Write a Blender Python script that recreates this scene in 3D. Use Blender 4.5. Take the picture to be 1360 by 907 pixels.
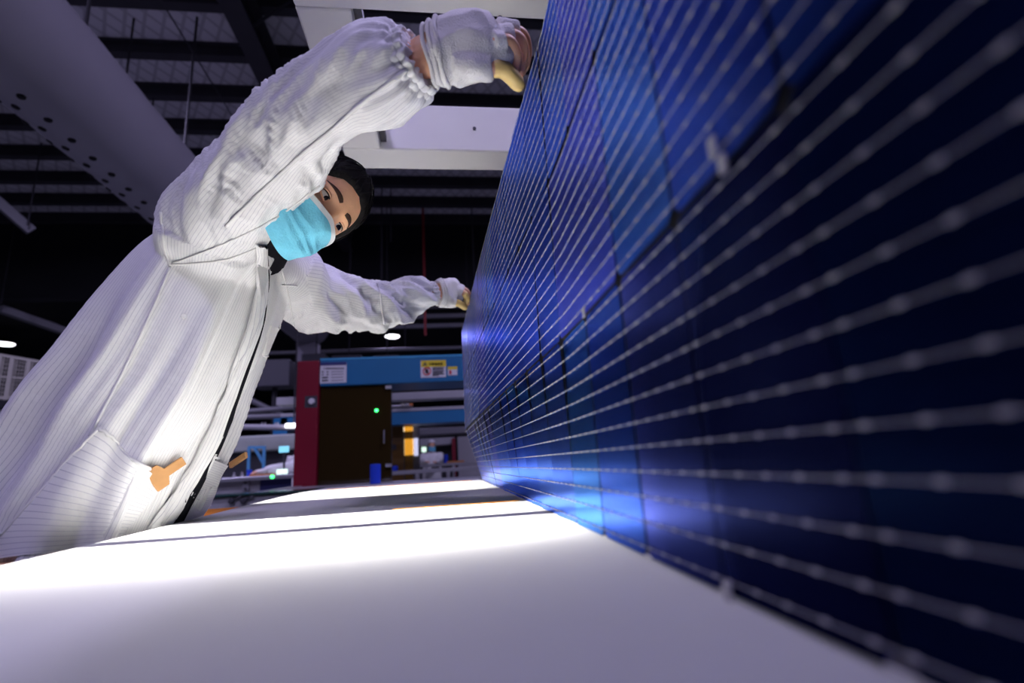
import bpy, bmesh, math, random
import numpy as np
from mathutils import Vector, Matrix, noise
from mathutils.bvhtree import BVHTree

for o in list(bpy.data.objects): bpy.data.objects.remove(o)
SC = bpy.context.scene
COL = SC.collection
random.seed(7)

# ------------------------------------------------------------------ camera
# World: +Y runs along the light table, +Z up, floor at z = 0, camera at (0, 0, 1.1).
F, CX, CY = 680.0, 680.0, 453.5          # 18 mm lens on a 1360 px wide frame
def unit(v):
    v = np.array(v, float); return v/np.linalg.norm(v)
_D = unit([(595-CX)/F, -(617-CY)/F, 1.0])            # table direction seen by the camera
_U = unit([(510-CX)/F, (CY+2400)/F, 1.0]); _U = unit(_U-_D*_U.dot(_D))
_X = np.cross(_U, _D)
if _X[0] < 0: _X = -_X
MC = np.stack([_X, _D, _U])                          # world = MC @ (right, up, forward)
CAM = np.array([0, 0, 1.1])
def ray(px, py): return MC@np.array([(px-CX)/F, (CY-py)/F, 1.0])
def P(px, py, z): return Vector(CAM+ray(px, py)*z)   # point at distance z along the lens axis
def on(px, py, ax, val):
    r = ray(px, py); return Vector(CAM+r*((val-CAM[ax])/r[ax]))
def aty(px, py, y): return on(px, py, 1, y)

cam_d = bpy.data.cameras.new('camera'); cam = bpy.data.objects.new('camera', cam_d); COL.objects.link(cam)
cam_d.sensor_width = 36; cam_d.lens = 18; cam_d.clip_start = 0.01; cam_d.clip_end = 200
r_, u_, f_ = MC[:, 0], MC[:, 1], MC[:, 2]
cam.matrix_world = Matrix(((r_[0], u_[0], -f_[0], CAM[0]), (r_[1], u_[1], -f_[1], CAM[1]), (r_[2], u_[2], -f_[2], CAM[2]), (0, 0, 0, 1)))
cam_d.dof.use_dof = True; cam_d.dof.focus_distance = 1.02; cam_d.dof.aperture_fstop = 2.8
SC.camera = cam

# ------------------------------------------------------------------ world, lights, exposure
W = bpy.data.worlds.new('world'); SC.world = W; W.use_nodes = True
W.node_tree.nodes['Background'].inputs[0].default_value = (0.10, 0.09, 0.16, 1)
W.node_tree.nodes['Background'].inputs[1].default_value = 0.10
SC.view_settings.view_transform = 'Standard'; SC.view_settings.look = 'None'
SC.view_settings.exposure = 0.0; SC.view_settings.gamma = 1.0; SC.view_settings.use_curve_mapping = False
TABLE_LAMP_POWER = 8.5      # watts per square-ish compartment of the light table
BAY_POWER = 190.0            # high bay lamps of the hall
BAY_COLOR = (0.63, 0.56, 1.0)
TABLE_COLOR = (1.0, 0.97, 0.90)

# ------------------------------------------------------------------ materials
MATS = {}
def nt(m): return m.node_tree.nodes, m.node_tree.links
def mat(name, color, rough=0.5, metal=0.0, spec=0.5, bump=0, bscale=60, var=0.0, vscale=6, emis=None, estr=0):
    if name in MATS: return MATS[name]
    m = bpy.data.materials.new(name); m.use_nodes = True; N, L = nt(m); b = N['Principled BSDF']
    b.inputs['Base Color'].default_value = (*color, 1); b.inputs['Roughness'].default_value = rough
    b.inputs['Metallic'].default_value = metal; b.inputs['Specular IOR Level'].default_value = spec
    tc = N.new('ShaderNodeTexCoord')
    if var > 0:
        n = N.new('ShaderNodeTexNoise'); n.inputs['Scale'].default_value = vscale; n.inputs['Detail'].default_value = 5
        L.new(tc.outputs['Object'], n.inputs['Vector'])
        r = N.new('ShaderNodeValToRGB')
        r.color_ramp.elements[0].position = .3; r.color_ramp.elements[1].position = .7
        r.color_ramp.elements[0].color = (*[c*(1-var) for c in color], 1); r.color_ramp.elements[1].color = (*[min(1, c*(1+var)) for c in color], 1)
        L.new(n.outputs['Fac'], r.inputs[0]); L.new(r.outputs[0], b.inputs['Base Color'])
    if bump > 0:
        n = N.new('ShaderNodeTexNoise'); n.inputs['Scale'].default_value = bscale; n.inputs['Detail'].default_value = 4
        L.new(tc.outputs['Object'], n.inputs['Vector'])
        bp = N.new('ShaderNodeBump'); bp.inputs['Strength'].default_value = bump; bp.inputs['Distance'].default_value = .005
        L.new(n.outputs['Fac'], bp.inputs['Height']); L.new(bp.outputs[0], b.inputs['Normal'])
    if emis:
        b.inputs['Emission Color'].default_value = (*emis, 1); b.inputs['Emission Strength'].default_value = estr
    MATS[name] = m; return m

def mat_film(name, color, trans=0.55):
    m = bpy.data.materials.new(name); m.use_nodes = True; N, L = nt(m); N.remove(N['Principled BSDF'])
    out = N['Material Output']
    tc = N.new('ShaderNodeTexCoord'); n = N.new('ShaderNodeTexNoise'); n.inputs['Scale'].default_value = 9; n.inputs['Detail'].default_value = 6
    L.new(tc.outputs['Object'], n.inputs['Vector'])
    r = N.new('ShaderNodeValToRGB'); r.color_ramp.elements[0].color = (*[c*.93 for c in color], 1); r.color_ramp.elements[1].color = (*color, 1)
    L.new(n.outputs['Fac'], r.inputs[0])
    n2 = N.new('ShaderNodeTexNoise'); n2.inputs['Scale'].default_value = 420
    L.new(tc.outputs['Object'], n2.inputs['Vector'])
    bp = N.new('ShaderNodeBump'); bp.inputs['Strength'].default_value = .25; bp.inputs['Distance'].default_value = .002
    L.new(n2.outputs['Fac'], bp.inputs['Height'])
    d = N.new('ShaderNodeBsdfDiffuse'); t = N.new('ShaderNodeBsdfTranslucent'); g = N.new('ShaderNodeBsdfGlossy'); g.inputs['Roughness'].default_value = .55
    for s in (d, t): L.new(r.outputs[0], s.inputs['Color'])
    L.new(bp.outputs[0], d.inputs['Normal']); L.new(bp.outputs[0], g.inputs['Normal'])
    mx = N.new('ShaderNodeMixShader'); mx.inputs[0].default_value = trans
    L.new(d.outputs[0], mx.inputs[1]); L.new(t.outputs[0], mx.inputs[2])
    m2 = N.new('ShaderNodeMixShader'); m2.inputs[0].default_value = .04
    L.new(mx.outputs[0], m2.inputs[1]); L.new(g.outputs[0], m2.inputs[2]); L.new(m2.outputs[0], out.inputs[0])
    MATS[name] = m; return m

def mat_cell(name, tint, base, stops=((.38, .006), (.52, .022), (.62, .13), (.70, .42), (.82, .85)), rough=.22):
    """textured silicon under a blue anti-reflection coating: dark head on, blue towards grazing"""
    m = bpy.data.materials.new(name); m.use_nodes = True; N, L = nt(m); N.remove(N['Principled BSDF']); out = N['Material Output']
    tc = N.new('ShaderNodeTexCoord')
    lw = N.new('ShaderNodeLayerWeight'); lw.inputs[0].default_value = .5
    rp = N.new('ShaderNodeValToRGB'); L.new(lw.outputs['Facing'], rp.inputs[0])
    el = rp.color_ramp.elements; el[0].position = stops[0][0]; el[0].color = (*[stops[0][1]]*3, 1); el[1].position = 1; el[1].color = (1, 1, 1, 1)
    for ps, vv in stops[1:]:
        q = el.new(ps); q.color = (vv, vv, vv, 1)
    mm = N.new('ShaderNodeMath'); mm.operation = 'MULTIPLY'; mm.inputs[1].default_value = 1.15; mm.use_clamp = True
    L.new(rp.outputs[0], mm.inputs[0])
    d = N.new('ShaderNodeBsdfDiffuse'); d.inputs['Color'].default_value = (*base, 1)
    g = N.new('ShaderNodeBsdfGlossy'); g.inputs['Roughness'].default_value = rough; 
    # fine silver grid fingers, 1.4 mm pitch, across the wires
    w = N.new('ShaderNodeTexWave'); w.wave_type = 'BANDS'; w.bands_direction = 'Y'; w.inputs['Scale'].default_value = 230
    L.new(tc.outputs['Object'], w.inputs['Vector'])
    r = N.new('ShaderNodeValToRGB'); r.color_ramp.elements[0].position = .80; r.color_ramp.elements[1].position = 1.0
    r.color_ramp.elements[0].color = (*tint, 1); r.color_ramp.elements[1].color = (*[min(1, .25+c*.75) for c in tint], 1)
    L.new(w.outputs['Fac'], r.inputs[0])
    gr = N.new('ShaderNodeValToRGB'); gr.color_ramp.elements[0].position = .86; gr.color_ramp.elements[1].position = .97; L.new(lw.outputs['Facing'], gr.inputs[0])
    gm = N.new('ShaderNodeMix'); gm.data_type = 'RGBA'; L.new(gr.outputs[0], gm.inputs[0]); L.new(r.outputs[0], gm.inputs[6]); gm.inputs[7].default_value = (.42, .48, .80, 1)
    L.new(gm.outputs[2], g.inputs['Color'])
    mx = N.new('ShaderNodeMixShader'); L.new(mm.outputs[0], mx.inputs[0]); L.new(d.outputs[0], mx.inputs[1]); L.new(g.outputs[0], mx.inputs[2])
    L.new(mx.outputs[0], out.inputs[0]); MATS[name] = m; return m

def mat_coat(name, color, line):
    """woven anti-static cloth: thin conductive threads along the limb (corner attribute 'stripe')"""
    m = bpy.data.materials.new(name); m.use_nodes = True; N, L = nt(m); b = N['Principled BSDF']
    b.inputs['Roughness'].default_value = .75; b.inputs['Specular IOR Level'].default_value = .2
    b.inputs['Sheen Weight'].default_value = .1
    a = N.new('ShaderNodeAttribute'); a.attribute_name = 'stripe'
    fr = N.new('ShaderNodeMath'); fr.operation = 'FRACT'; L.new(a.outputs['Fac'], fr.inputs[0])
    lt = N.new('ShaderNodeMath'); lt.operation = 'LESS_THAN'; lt.inputs[1].default_value = .13; L.new(fr.outputs[0], lt.inputs[0])
    mx = N.new('ShaderNodeMix'); mx.data_type = 'RGBA'; L.new(lt.outputs[0], mx.inputs[0])
    mx.inputs[6].default_value = (*color, 1); mx.inputs[7].default_value = (*line, 1)
    L.new(mx.outputs[2], b.inputs['Base Color'])
    tc = N.new('ShaderNodeTexCoord'); n = N.new('ShaderNodeTexNoise'); n.inputs['Scale'].default_value = 38; n.inputs['Detail'].default_value = 3
    L.new(tc.outputs['Object'], n.inputs['Vector'])
    bp = N.new('ShaderNodeBump'); bp.inputs['Strength'].default_value = .18; bp.inputs['Distance'].default_value = .01
    L.new(n.outputs['Fac'], bp.inputs['Height']); L.new(bp.outputs[0], b.inputs['Normal'])
    MATS[name] = m; return m

def mat_quilt(name, c1, c2):
    m = bpy.data.materials.new(name); m.use_nodes = True; N, L = nt(m); b = N['Principled BSDF']; b.inputs['Roughness'].default_value = .8
    tc = N.new('ShaderNodeTexCoord'); ws = []
    for ang in (32, -32):
        mp = N.new('ShaderNodeMapping'); mp.inputs['Rotation'].default_value = (0, 0, math.radians(ang)); L.new(tc.outputs['Object'], mp.inputs[0])
        w = N.new('ShaderNodeTexWave'); w.inputs['Scale'].default_value = 1.5; w.bands_direction = 'X'; L.new(mp.outputs[0], w.inputs['Vector'])
        r = N.new('ShaderNodeValToRGB'); r.color_ramp.elements[0].position = .84; r.color_ramp.elements[1].position = .97; L.new(w.outputs['Fac'], r.inputs[0]); ws.append(r)
    mxm = N.new('ShaderNodeMath'); mxm.operation = 'MAXIMUM'; L.new(ws[0].outputs[0], mxm.inputs[0]); L.new(ws[1].outputs[0], mxm.inputs[1])
    mx = N.new('ShaderNodeMix'); mx.data_type = 'RGBA'; L.new(mxm.outputs[0], mx.inputs[0]); mx.inputs[6].default_value = (*c1, 1); mx.inputs[7].default_value = (*c2, 1)
    L.new(mx.outputs[2], b.inputs['Base Color'])
    bp = N.new('ShaderNodeBump'); bp.inputs['Strength'].default_value = .4; bp.invert = True; L.new(mxm.outputs[0], bp.inputs['Height']); L.new(bp.outputs[0], b.inputs['Normal'])
    MATS[name] = m; return m

def mat_acrylic(name, color, alpha):
    m = bpy.data.materials.new(name); m.use_nodes = True; N, L = nt(m); N.remove(N['Principled BSDF']); out = N['Material Output']
    t = N.new('ShaderNodeBsdfTransparent'); t.inputs[0].default_value = (*color, 1)
    g = N.new('ShaderNodeBsdfGlossy'); g.inputs['Roughness'].default_value = .06
    fr = N.new('ShaderNodeFresnel'); fr.inputs[0].default_value = 1.45
    mx = N.new('ShaderNodeMixShader'); L.new(fr.outputs[0], mx.inputs[0]); L.new(t.outputs[0], mx.inputs[1]); L.new(g.outputs[0], mx.inputs[2])
    df = N.new('ShaderNodeBsdfDiffuse'); df.inputs[0].default_value = (*[c*.8 for c in color], 1)
    m2 = N.new('ShaderNodeMixShader'); m2.inputs[0].default_value = alpha; L.new(mx.outputs[0], m2.inputs[1]); L.new(df.outputs[0], m2.inputs[2])
    L.new(m2.outputs[0], out.inputs[0]); MATS[name] = m; return m

def mat_skin(name, color):
    m = mat(name, color, .5, 0, .4, .08, 300, .10, 30); b = m.node_tree.nodes['Principled BSDF']
    b.inputs['Subsurface Weight'].default_value = .12; b.inputs['Subsurface Radius'].default_value = (.01, .004, .002); b.inputs['Subsurface Scale'].default_value = .3
    return m

film_m = mat_film('film_white', (.86, .86, .86), .5)
tape_m = mat_film('tape_orange', (.95, .42, .06), .6)
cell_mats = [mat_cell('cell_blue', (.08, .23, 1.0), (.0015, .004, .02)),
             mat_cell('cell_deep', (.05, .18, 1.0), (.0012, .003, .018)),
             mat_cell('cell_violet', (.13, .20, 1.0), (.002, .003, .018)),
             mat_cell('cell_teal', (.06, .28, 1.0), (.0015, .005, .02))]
# the two upper strings: brighter reflection from their tilt is put into the coating
UP_SHEEN = ((.28, .01), (.42, .08), (.56, .36), (.70, .66), (.82, .72))
cell_mats += [mat_cell('cell_up_blue', (.05, .18, 1.0), (.002, .006, .03), UP_SHEEN, .32), mat_cell('cell_up_deep', (.04, .14, .95), (.002, .005, .026), UP_SHEEN, .32),
              mat_cell('cell_up_violet', (.10, .16, 1.0), (.002, .004, .026), UP_SHEEN, .32), mat_cell('cell_up_bright', (.05, .22, 1.0), (.002, .006, .03), UP_SHEEN, .30)]
wire_m = mat('tinned_copper', (.40, .40, .41), .5, .25, .5)
coat_m = mat_coat('coat_cloth', (.82, .82, .82), (.56, .56, .61))
coatd_m = mat('coat_plain', (.78, .78, .77), .8, 0, .2, .2, 120)
black_m = mat('black_cloth', (.010, .010, .014), .9, 0, .1, .2, 90)
skin_m = mat_skin('skin', (.76, .42, .25))
knit_m = mat('knit_glove', (.80, .79, .76), .95, 0, .1, .5, 420)
cot_m = mat('latex_yellow', (.80, .58, .20), .45, 0, .5, .1, 200)
mask_m = mat('mask_blue', (.17, .56, .74), .8, 0, .2, .3, 260, .05, 60)
maskw_m = mat('mask_white', (.80, .82, .84), .8, 0, .2, .2, 200)
hair_m = mat('hair_black', (.008, .007, .007), .6, 0, .18, .3, 160)
eyew_m = mat('eye_white', (.52, .46, .43), .12, 0, .6)
iris_m = mat('eye_iris', (.018, .008, .004), .06, 0, .8)
lash_m = mat('lash_dark', (.02, .011, .008), .7)
brow_m = mat('brow_hair', (.05, .026, .018), .8, 0, .2, .4, 500)
wood_m = mat('plain_wood', (.58, .30, .12), .65, 0, .3, .1, 80, .12, 30)
wht_m = mat('white_paint', (.86, .86, .82), .5, 0, .4, .05, 40, .03, 4)
steel_m = mat('dark_steel', (.035, .034, .042), .6, .2, .4, .05, 30, .15, 3)
pipe_m = mat('grey_pipe', (.20, .20, .22), .5, .3)
redp_m = mat('red_pipe', (.30, .012, .015), .5)
duct_m = mat('duct_cloth', (.30, .29, .33), .75, 0, .2, .12, 8, .06, 1.2)
hole_m = mat('hole_black', (.004, .004, .005), .9)
quilt_m = mat_quilt('roof_quilt', (.62, .61, .64), (.42, .41, .44))
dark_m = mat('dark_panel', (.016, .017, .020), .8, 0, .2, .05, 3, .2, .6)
floor_m = mat('floor_epoxy', (.12, .13, .13), .3, 0, .5, 0, 1, .08, 1)
blue_m = mat('paint_blue', (.012, .15, .33), .4, 0, .4, 0, 1, .04, 3)
red_m = mat('paint_red', (.21, .006, .022), .4, 0, .4, 0, 1, .05, 3)
amber_m = mat_acrylic('acrylic_amber', (.12, .075, .022), .30)
amber2_m = mat_acrylic('acrylic_amber_light', (.92, .66, .22), .1)
dim_m = mat('dull_white', (.38, .38, .40), .5, 0, .4, 0, 1, .05, 3)
roll_m = mat('roll_blue', (.01, .055, .62), .45)
alu_m = mat('aluminium', (.55, .55, .58), .35, .7)
cream_m = mat('cream_rail', (.34, .33, .28), .6)
paper_m = mat('sign_paper', (.70, .70, .73), .6)
ink_m = mat('sign_ink', (.04, .04, .06), .6)
yel_m = mat('sign_yellow', (.75, .60, .03), .6)
sred_m = mat('sign_red', (.60, .03, .03), .6)
navy_m = mat('sign_navy', (.03, .035, .16), .6)
lamp_m = mat('lamp_glow', (.9, .9, .9), .5, emis=(.93, .90, 1.0), estr=5)
green_m = mat('led_green', (.02, .5, .1), .5, emis=(.05, 1, .18), estr=5)
ind_m = mat('screen_glow', (.5, .6, .6), .5, emis=(.75, 1, .85), estr=1.3)
cyan_m = mat('screen_cyan', (.2, .5, .6), .5, emis=(.25, .75, .95), estr=.9)
warm_m = mat('warm_glow', (.8, .5, .1), .5, emis=(1.0, .85, .6), estr=1.1)
grey_m = mat('machine_grey', (.30, .30, .33), .5, 0, .4, 0, 1, .05, 4)
dgrey_m = mat('machine_dark', (.045, .045, .055), .5)

# ------------------------------------------------------------------ mesh helpers
class MB:
    def __init__(s): s.v = []; s.f = []
    def add(s, vs, fs):
        k = len(s.v); s.v += [tuple(v) for v in vs]; s.f += [tuple(i+k for i in f) for f in fs]; return s
    def box(s, c, d, R=None):
        c = Vector(c); R = R or Matrix.Identity(3)
        vs = [c+R@Vector((sx*d[0]/2, sy*d[1]/2, sz*d[2]/2)) for sx in (-1, 1) for sy in (-1, 1) for sz in (-1, 1)]
        return s.add(vs, [(0, 1, 3, 2), (4, 6, 7, 5), (0, 4, 5, 1), (2, 3, 7, 6), (0, 2, 6, 4), (1, 5, 7, 3)])
    def bb(s, lo, hi): return s.box([(a+b)/2 for a, b in zip(lo, hi)], [abs(b-a) for a, b in zip(lo, hi)])
    def bevbox(s, c, d, b=.01, R=None):
        bm = bmesh.new(); bmesh.ops.create_cube(bm, size=1)
        for v in bm.verts: v.co = Vector((v.co.x*d[0], v.co.y*d[1], v.co.z*d[2]))
        bmesh.ops.bevel(bm, geom=bm.edges[:], offset=b, segments=2, affect='EDGES', profile=.5)
        R = R or Matrix.Identity(3); c = Vector(c); bm.verts.index_update()
        s.add([c+R@v.co for v in bm.verts], [[v.index for v in f.verts] for f in bm.faces]); bm.free(); return s
    def rings(s, rings, cap=True, closed=True):
        n = len(rings[0]); vs = [p for r in rings for p in r]; fs = []
        for i in range(len(rings)-1):
            for j in range(n if closed else n-1):
                a = i*n+j; b = i*n+(j+1) % n; fs.append((a, b, b+n, a+n))
        if cap and closed: fs.append(tuple(range(n-1, -1, -1))); fs.append(tuple((len(rings)-1)*n+j for j in range(n)))
        return s.add(vs, fs)
    def tube(s, pts, rad, n=10, round_end=False, flat=None):
        pts = [Vector(p) for p in pts]; m = len(pts)
        rad = [rad]*m if not hasattr(rad, '__len__') else list(rad)
        if round_end:
            t0 = (pts[0]-pts[1]).normalized(); t1 = (pts[-1]-pts[-2]).normalized()
            sc = lambda r, q: tuple(a*q for a in r) if hasattr(r, '__len__') else r*q
            mn = lambda r: min(r) if hasattr(r, '__len__') else r
            pre = [(pts[0]+t0*(mn(rad[0])*k), sc(rad[0], q)) for k, q in ((.97, .25), (.7, .7))]; post = [(pts[-1]+t1*(mn(rad[-1])*k), sc(rad[-1], q)) for k, q in ((.7, .7), (.97, .25))]
            pts = [p for p, _ in pre]+pts+[p for p, _ in post]; rad = [q for _, q in pre]+rad+[q for _, q in post]; m = len(pts)
        t = (pts[1]-pts[0]).normalized(); a = t.orthogonal().normalized(); rs = []
        if flat is not None: a = (Vector(flat)-t*t.dot(Vector(flat))).normalized()
        for i in range(m):
            tn = (pts[min(i+1, m-1)]-pts[max(i-1, 0)]).normalized()
            a = (a-tn*a.dot(tn)); a = a.normalized() if a.length > 1e-6 else tn.orthogonal().normalized(); b = tn.cross(a)
            r = rad[i]; ra, rb = (r if hasattr(r, '__len__') else (r, r))
            rs.append([pts[i]+a*(math.cos(2*math.pi*k/n)*ra)+b*(math.sin(2*math.pi*k/n)*rb) for k in range(n)])
        return s.rings(rs)
    def lathe(s, prof, c, n=24, axis=(0, 0, 1)):
        ax = Vector(axis).normalized(); a = ax.orthogonal().normalized(); b = ax.cross(a); c = Vector(c)
        return s.rings([[c+ax*h+a*(math.cos(2*math.pi*k/n)*r)+b*(math.sin(2*math.pi*k/n)*r) for k in range(n)] for r, h in prof])
    def prism(s, poly, off):
        off = Vector(off); n = len(poly); vs = [Vector(p) for p in poly]+[Vector(p)+off for p in poly]
        return s.add(vs, [tuple(range(n-1, -1, -1)), tuple(range(n, 2*n))]+[(i, (i+1) % n, (i+1) % n+n, i+n) for i in range(n)])
    def grid(s, g):
        h, w = len(g), len(g[0]); return s.add([p for r in g for p in r], [(i*w+j, i*w+j+1, (i+1)*w+j+1, (i+1)*w+j) for i in range(h-1) for j in range(w-1)])

ORG = {}
def setprops(o, label=None, cat=None, group=None, kind=None):
    if label: o['label'] = label
    if cat: o['category'] = cat
    if group: o['group'] = group
    if kind: o['kind'] = kind
def thing(name, loc, label, cat, group=None):
    o = bpy.data.objects.new(name, None); COL.objects.link(o); o.empty_display_size = .05
    o.location = loc; ORG[o.name] = Vector(loc); setprops(o, label, cat, group); return o
def finish(me, m, smooth):
    me.materials.append(m)
    if smooth:
        me.polygons.foreach_set('use_smooth', [True]*len(me.polygons))
        if smooth == 'auto': me.set_sharp_from_angle(angle=math.radians(38))
def obj(name, mb, m, parent=None, smooth=False, origin=None, label=None, cat=None, group=None, kind=None, fixn=True):
    """one mesh object; world-space vertices are moved into the space of its thing"""
    if parent is not None: org = ORG[parent.name]
    else:
        vs = mb.v if isinstance(mb, MB) else [v.co for v in mb.vertices]
        if origin is None:
            a = np.array(vs); origin = ((a[:, 0].min()+a[:, 0].max())/2, (a[:, 1].min()+a[:, 1].max())/2, a[:, 2].min())
        org = Vector(origin)
    if isinstance(mb, MB):
        me = bpy.data.meshes.new(name); me.from_pydata([tuple(Vector(v)-org) for v in mb.v], [], mb.f); me.update()
        if fixn:
            bm = bmesh.new(); bm.from_mesh(me); bmesh.ops.recalc_face_normals(bm, faces=bm.faces[:]); bm.to_mesh(me); bm.free()
    else:
        me = mb; me.name = name; me.transform(Matrix.Translation(-org))
    finish(me, m, smooth)
    o = bpy.data.objects.new(name, me); COL.objects.link(o); ORG[o.name] = org
    if parent is not None: o.parent = parent
    else: o.location = org
    setprops(o, label, cat, group, kind); return o
def struct(name, mb, m, parent=None, smooth=False): return obj(name, mb, m, parent, smooth, kind='structure')
def copy_tree(o, parent=None):
    c = o.copy(); COL.objects.link(c); c.parent = parent
    if parent is None: ORG[c.name] = c.location.copy()
    for ch in [x for x in list(bpy.data.objects) if x.parent == o]: copy_tree(ch, c)
    return c
def remesh(mb, voxel, smooth_it=4, fac=.5):
    me = bpy.data.meshes.new('tmp'); me.from_pydata(mb.v, [], mb.f); me.update()
    bm = bmesh.new(); bm.from_mesh(me); bmesh.ops.recalc_face_normals(bm, faces=bm.faces[:]); bm.to_mesh(me); bm.free()
    o = bpy.data.objects.new('tmp', me); COL.objects.link(o)
    md = o.modifiers.new('r', 'REMESH'); md.mode = 'VOXEL'; md.voxel_size = voxel
    if smooth_it:
        ms = o.modifiers.new('s', 'SMOOTH'); ms.factor = fac; ms.iterations = smooth_it
    dg = bpy.context.evaluated_depsgraph_get(); dg.update()
    out = bpy.data.meshes.new_from_object(o.evaluated_get(dg))
    bpy.data.objects.remove(o); bpy.data.meshes.remove(me); return out
def cr(pts, n):
    """Catmull-Rom resampling of a list of equal-length tuples"""
    p = np.array(pts, float); p = np.vstack([2*p[0]-p[1], p, 2*p[-1]-p[-2]]); out = []
    segs = len(p)-3
    for k in range(n):
        t = k/(n-1)*segs; i = min(int(t), segs-1); t -= i; a, b, c, d = p[i:i+4]
        out.append(.5*((2*b)+(c-a)*t+(2*a-5*b+4*c-d)*t*t+(3*b-a-3*c+d)*t**3))
    return np.array(out)
def hbox(xm, y0, y1, x0, x1, Y, depth, b=0):
    """level box: heights read at pixel column xm, X given in metres"""
    za, zb = sorted((aty(xm, y0, Y).z, aty(xm, y1, Y).z)); lo, hi = (x0, Y, za), (x1, Y+depth, zb)
    return MB().bevbox([(p+q)/2 for p, q in zip(lo, hi)], [q-p for p, q in zip(lo, hi)], b) if b else MB().bb(lo, hi)
def sstep(a, b, x):
    t = min(1, max(0, (x-a)/(b-a))); return t*t*(3-2*t)

TZ = 1.026                     # height of the table's white film
# ================================================================== the hall
struct('floor', MB().bb((-26, -9, -.1), (22, 48, 0)), floor_m)
CZ = 7.1
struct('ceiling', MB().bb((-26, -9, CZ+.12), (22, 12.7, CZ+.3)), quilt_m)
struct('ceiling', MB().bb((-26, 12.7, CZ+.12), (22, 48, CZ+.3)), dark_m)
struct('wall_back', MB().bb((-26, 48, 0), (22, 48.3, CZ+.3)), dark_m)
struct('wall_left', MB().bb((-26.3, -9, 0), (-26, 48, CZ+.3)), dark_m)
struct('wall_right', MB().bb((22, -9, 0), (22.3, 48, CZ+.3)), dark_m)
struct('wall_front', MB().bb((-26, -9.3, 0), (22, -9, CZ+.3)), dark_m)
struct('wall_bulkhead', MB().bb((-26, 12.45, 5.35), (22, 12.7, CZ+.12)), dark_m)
# roof purlins (each its own beam) and the main rafters
PURL = [4.1+.87*k for k in range(10)]
for y in PURL:
    m = MB(); m.bb((-26, y-.02, CZ-.09), (22, y+.02, CZ+.12)); m.bb((-26, y-.07, CZ-.11), (22, y+.07, CZ-.085)); m.bb((-26, y-.07, CZ+.095), (22, y+.07, CZ+.12))
    obj('roof_purlin', m, steel_m, label='dark steel purlin running across under the quilted roof', cat='beam', group='roof purlins under the quilted ceiling')
for x in (-2.36, -11.2, 6.6):
    m = MB(); m.bb((x-.015, -2, CZ-.62), (x+.015, 12.45, CZ-.19)); m.bb((x-.13, -2, CZ-.64), (x+.13, 12.45, CZ-.61)); m.bb((x-.13, -2, CZ-.21), (x+.13, 12.45, CZ-.185))
    r = thing('roof_rafter', (x, 5, CZ-.64), 'dark steel I-beam rafter hanging below the purlins', 'beam', 'main rafters of the roof')
    obj('web', m, steel_m, r)
    for y in (5.6, 7.34, 9.08):
        k = MB(); k.tube([(x+.1, y, CZ-.6), (x+.55, y+.0, CZ-.17)], .022, 6); obj('knee_brace', k, steel_m, r)
# thin hanger rods and long pipes under the roof
for px, y, z0 in ((507, 10.6, 4.55), (519, 10.6, 5.9), (625, 10.9, 5.2), (190, 7.6, 5.5), (148, 6.3, 6.1), (45, 9.2, 5.6)):
    p = aty(px, 250, y); obj('hanger_rod', MB().tube([(p.x, y, z0), (p.x, y, CZ+.12)], .014, 6), steel_m, label='thin dark steel rod hanging from the purlins', cat='rod', group='hanger rods below the roof')
p = aty(561, 240, 11.5); obj('sprinkler_pipe', MB().tube([(p.x, 11.5, 4.0), (p.x, 11.5, CZ+.12)], .028, 8), redp_m, label='dark red vertical pipe dropping from the roof', cat='pipe')
def longpipe(name, y, z, x0, x1, r, m, lab):
    obj(name, MB().tube([(x0, y, z), (x1, y, z)], r, 10), m, label=lab, cat='pipe', smooth='auto')
p = aty(60, 379, 13.6); longpipe('sprinkler_main', 13.6, p.z, -24, 2, .05, redp_m, 'long dark red sprinkler main crossing the hall')
p = aty(60, 369, 13.2); longpipe('conduit', 13.2, p.z, -24, 2, .07, pipe_m, 'long grey conduit just above the red sprinkler main')
p = aty(560, 463, 13); longpipe('air_line', 13, p.z, -9, 3, .045, pipe_m, 'pale grey air line crossing above the blue machine')
for x in (-8, -4.6, -1, 2.5): obj('hanger_rod', MB().tube([(x, 13, p.z), (x, 13, CZ+.12)], .012, 6), steel_m, label='thin dark steel rod hanging from the purlins', cat='rod', group='hanger rods below the roof')
a = aty(0, 410, 12); b = aty(120, 452, 14)
obj('cable_tray', MB().tube([a, a.lerp(b, .5), b], (.11, .11, .11), 4), pipe_m, label='grey cable tray running away below the red pipe', fixn=True, cat='cable tray')
for q in (a, b): obj('hanger_rod', MB().tube([q+Vector((0, 0, .112)), Vector((q.x, q.y, CZ+.12))], .012, 6), steel_m, label='thin dark steel rod hanging from the purlins', cat='rod', group='hanger rods below the roof')
a = aty(-10, 262, 9.0); b = aty(42, 307, 9.4)
m = MB(); m.box((a+b)/2, ((b-a).length, .10, .16), (b-a).to_track_quat('X', 'Z').to_matrix()); obj('tray_bracket', m, pipe_m, label='grey slanted bracket with clamps under the roof', cat='bracket')
for k, py in enumerate((395, 408, 421, 434)):      # dark louvre bars beyond the far sleeve
    p = aty(520, py, 13.4); q = aty(640, py, 13.4)
    obj('roof_batten', MB().bb((p.x-1, 13.35, p.z-.05), (q.x+1, 13.45, p.z+.05)), pipe_m, label='dark grey batten beyond the bulkhead', cat='batten', group='battens beyond the bulkhead')
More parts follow.
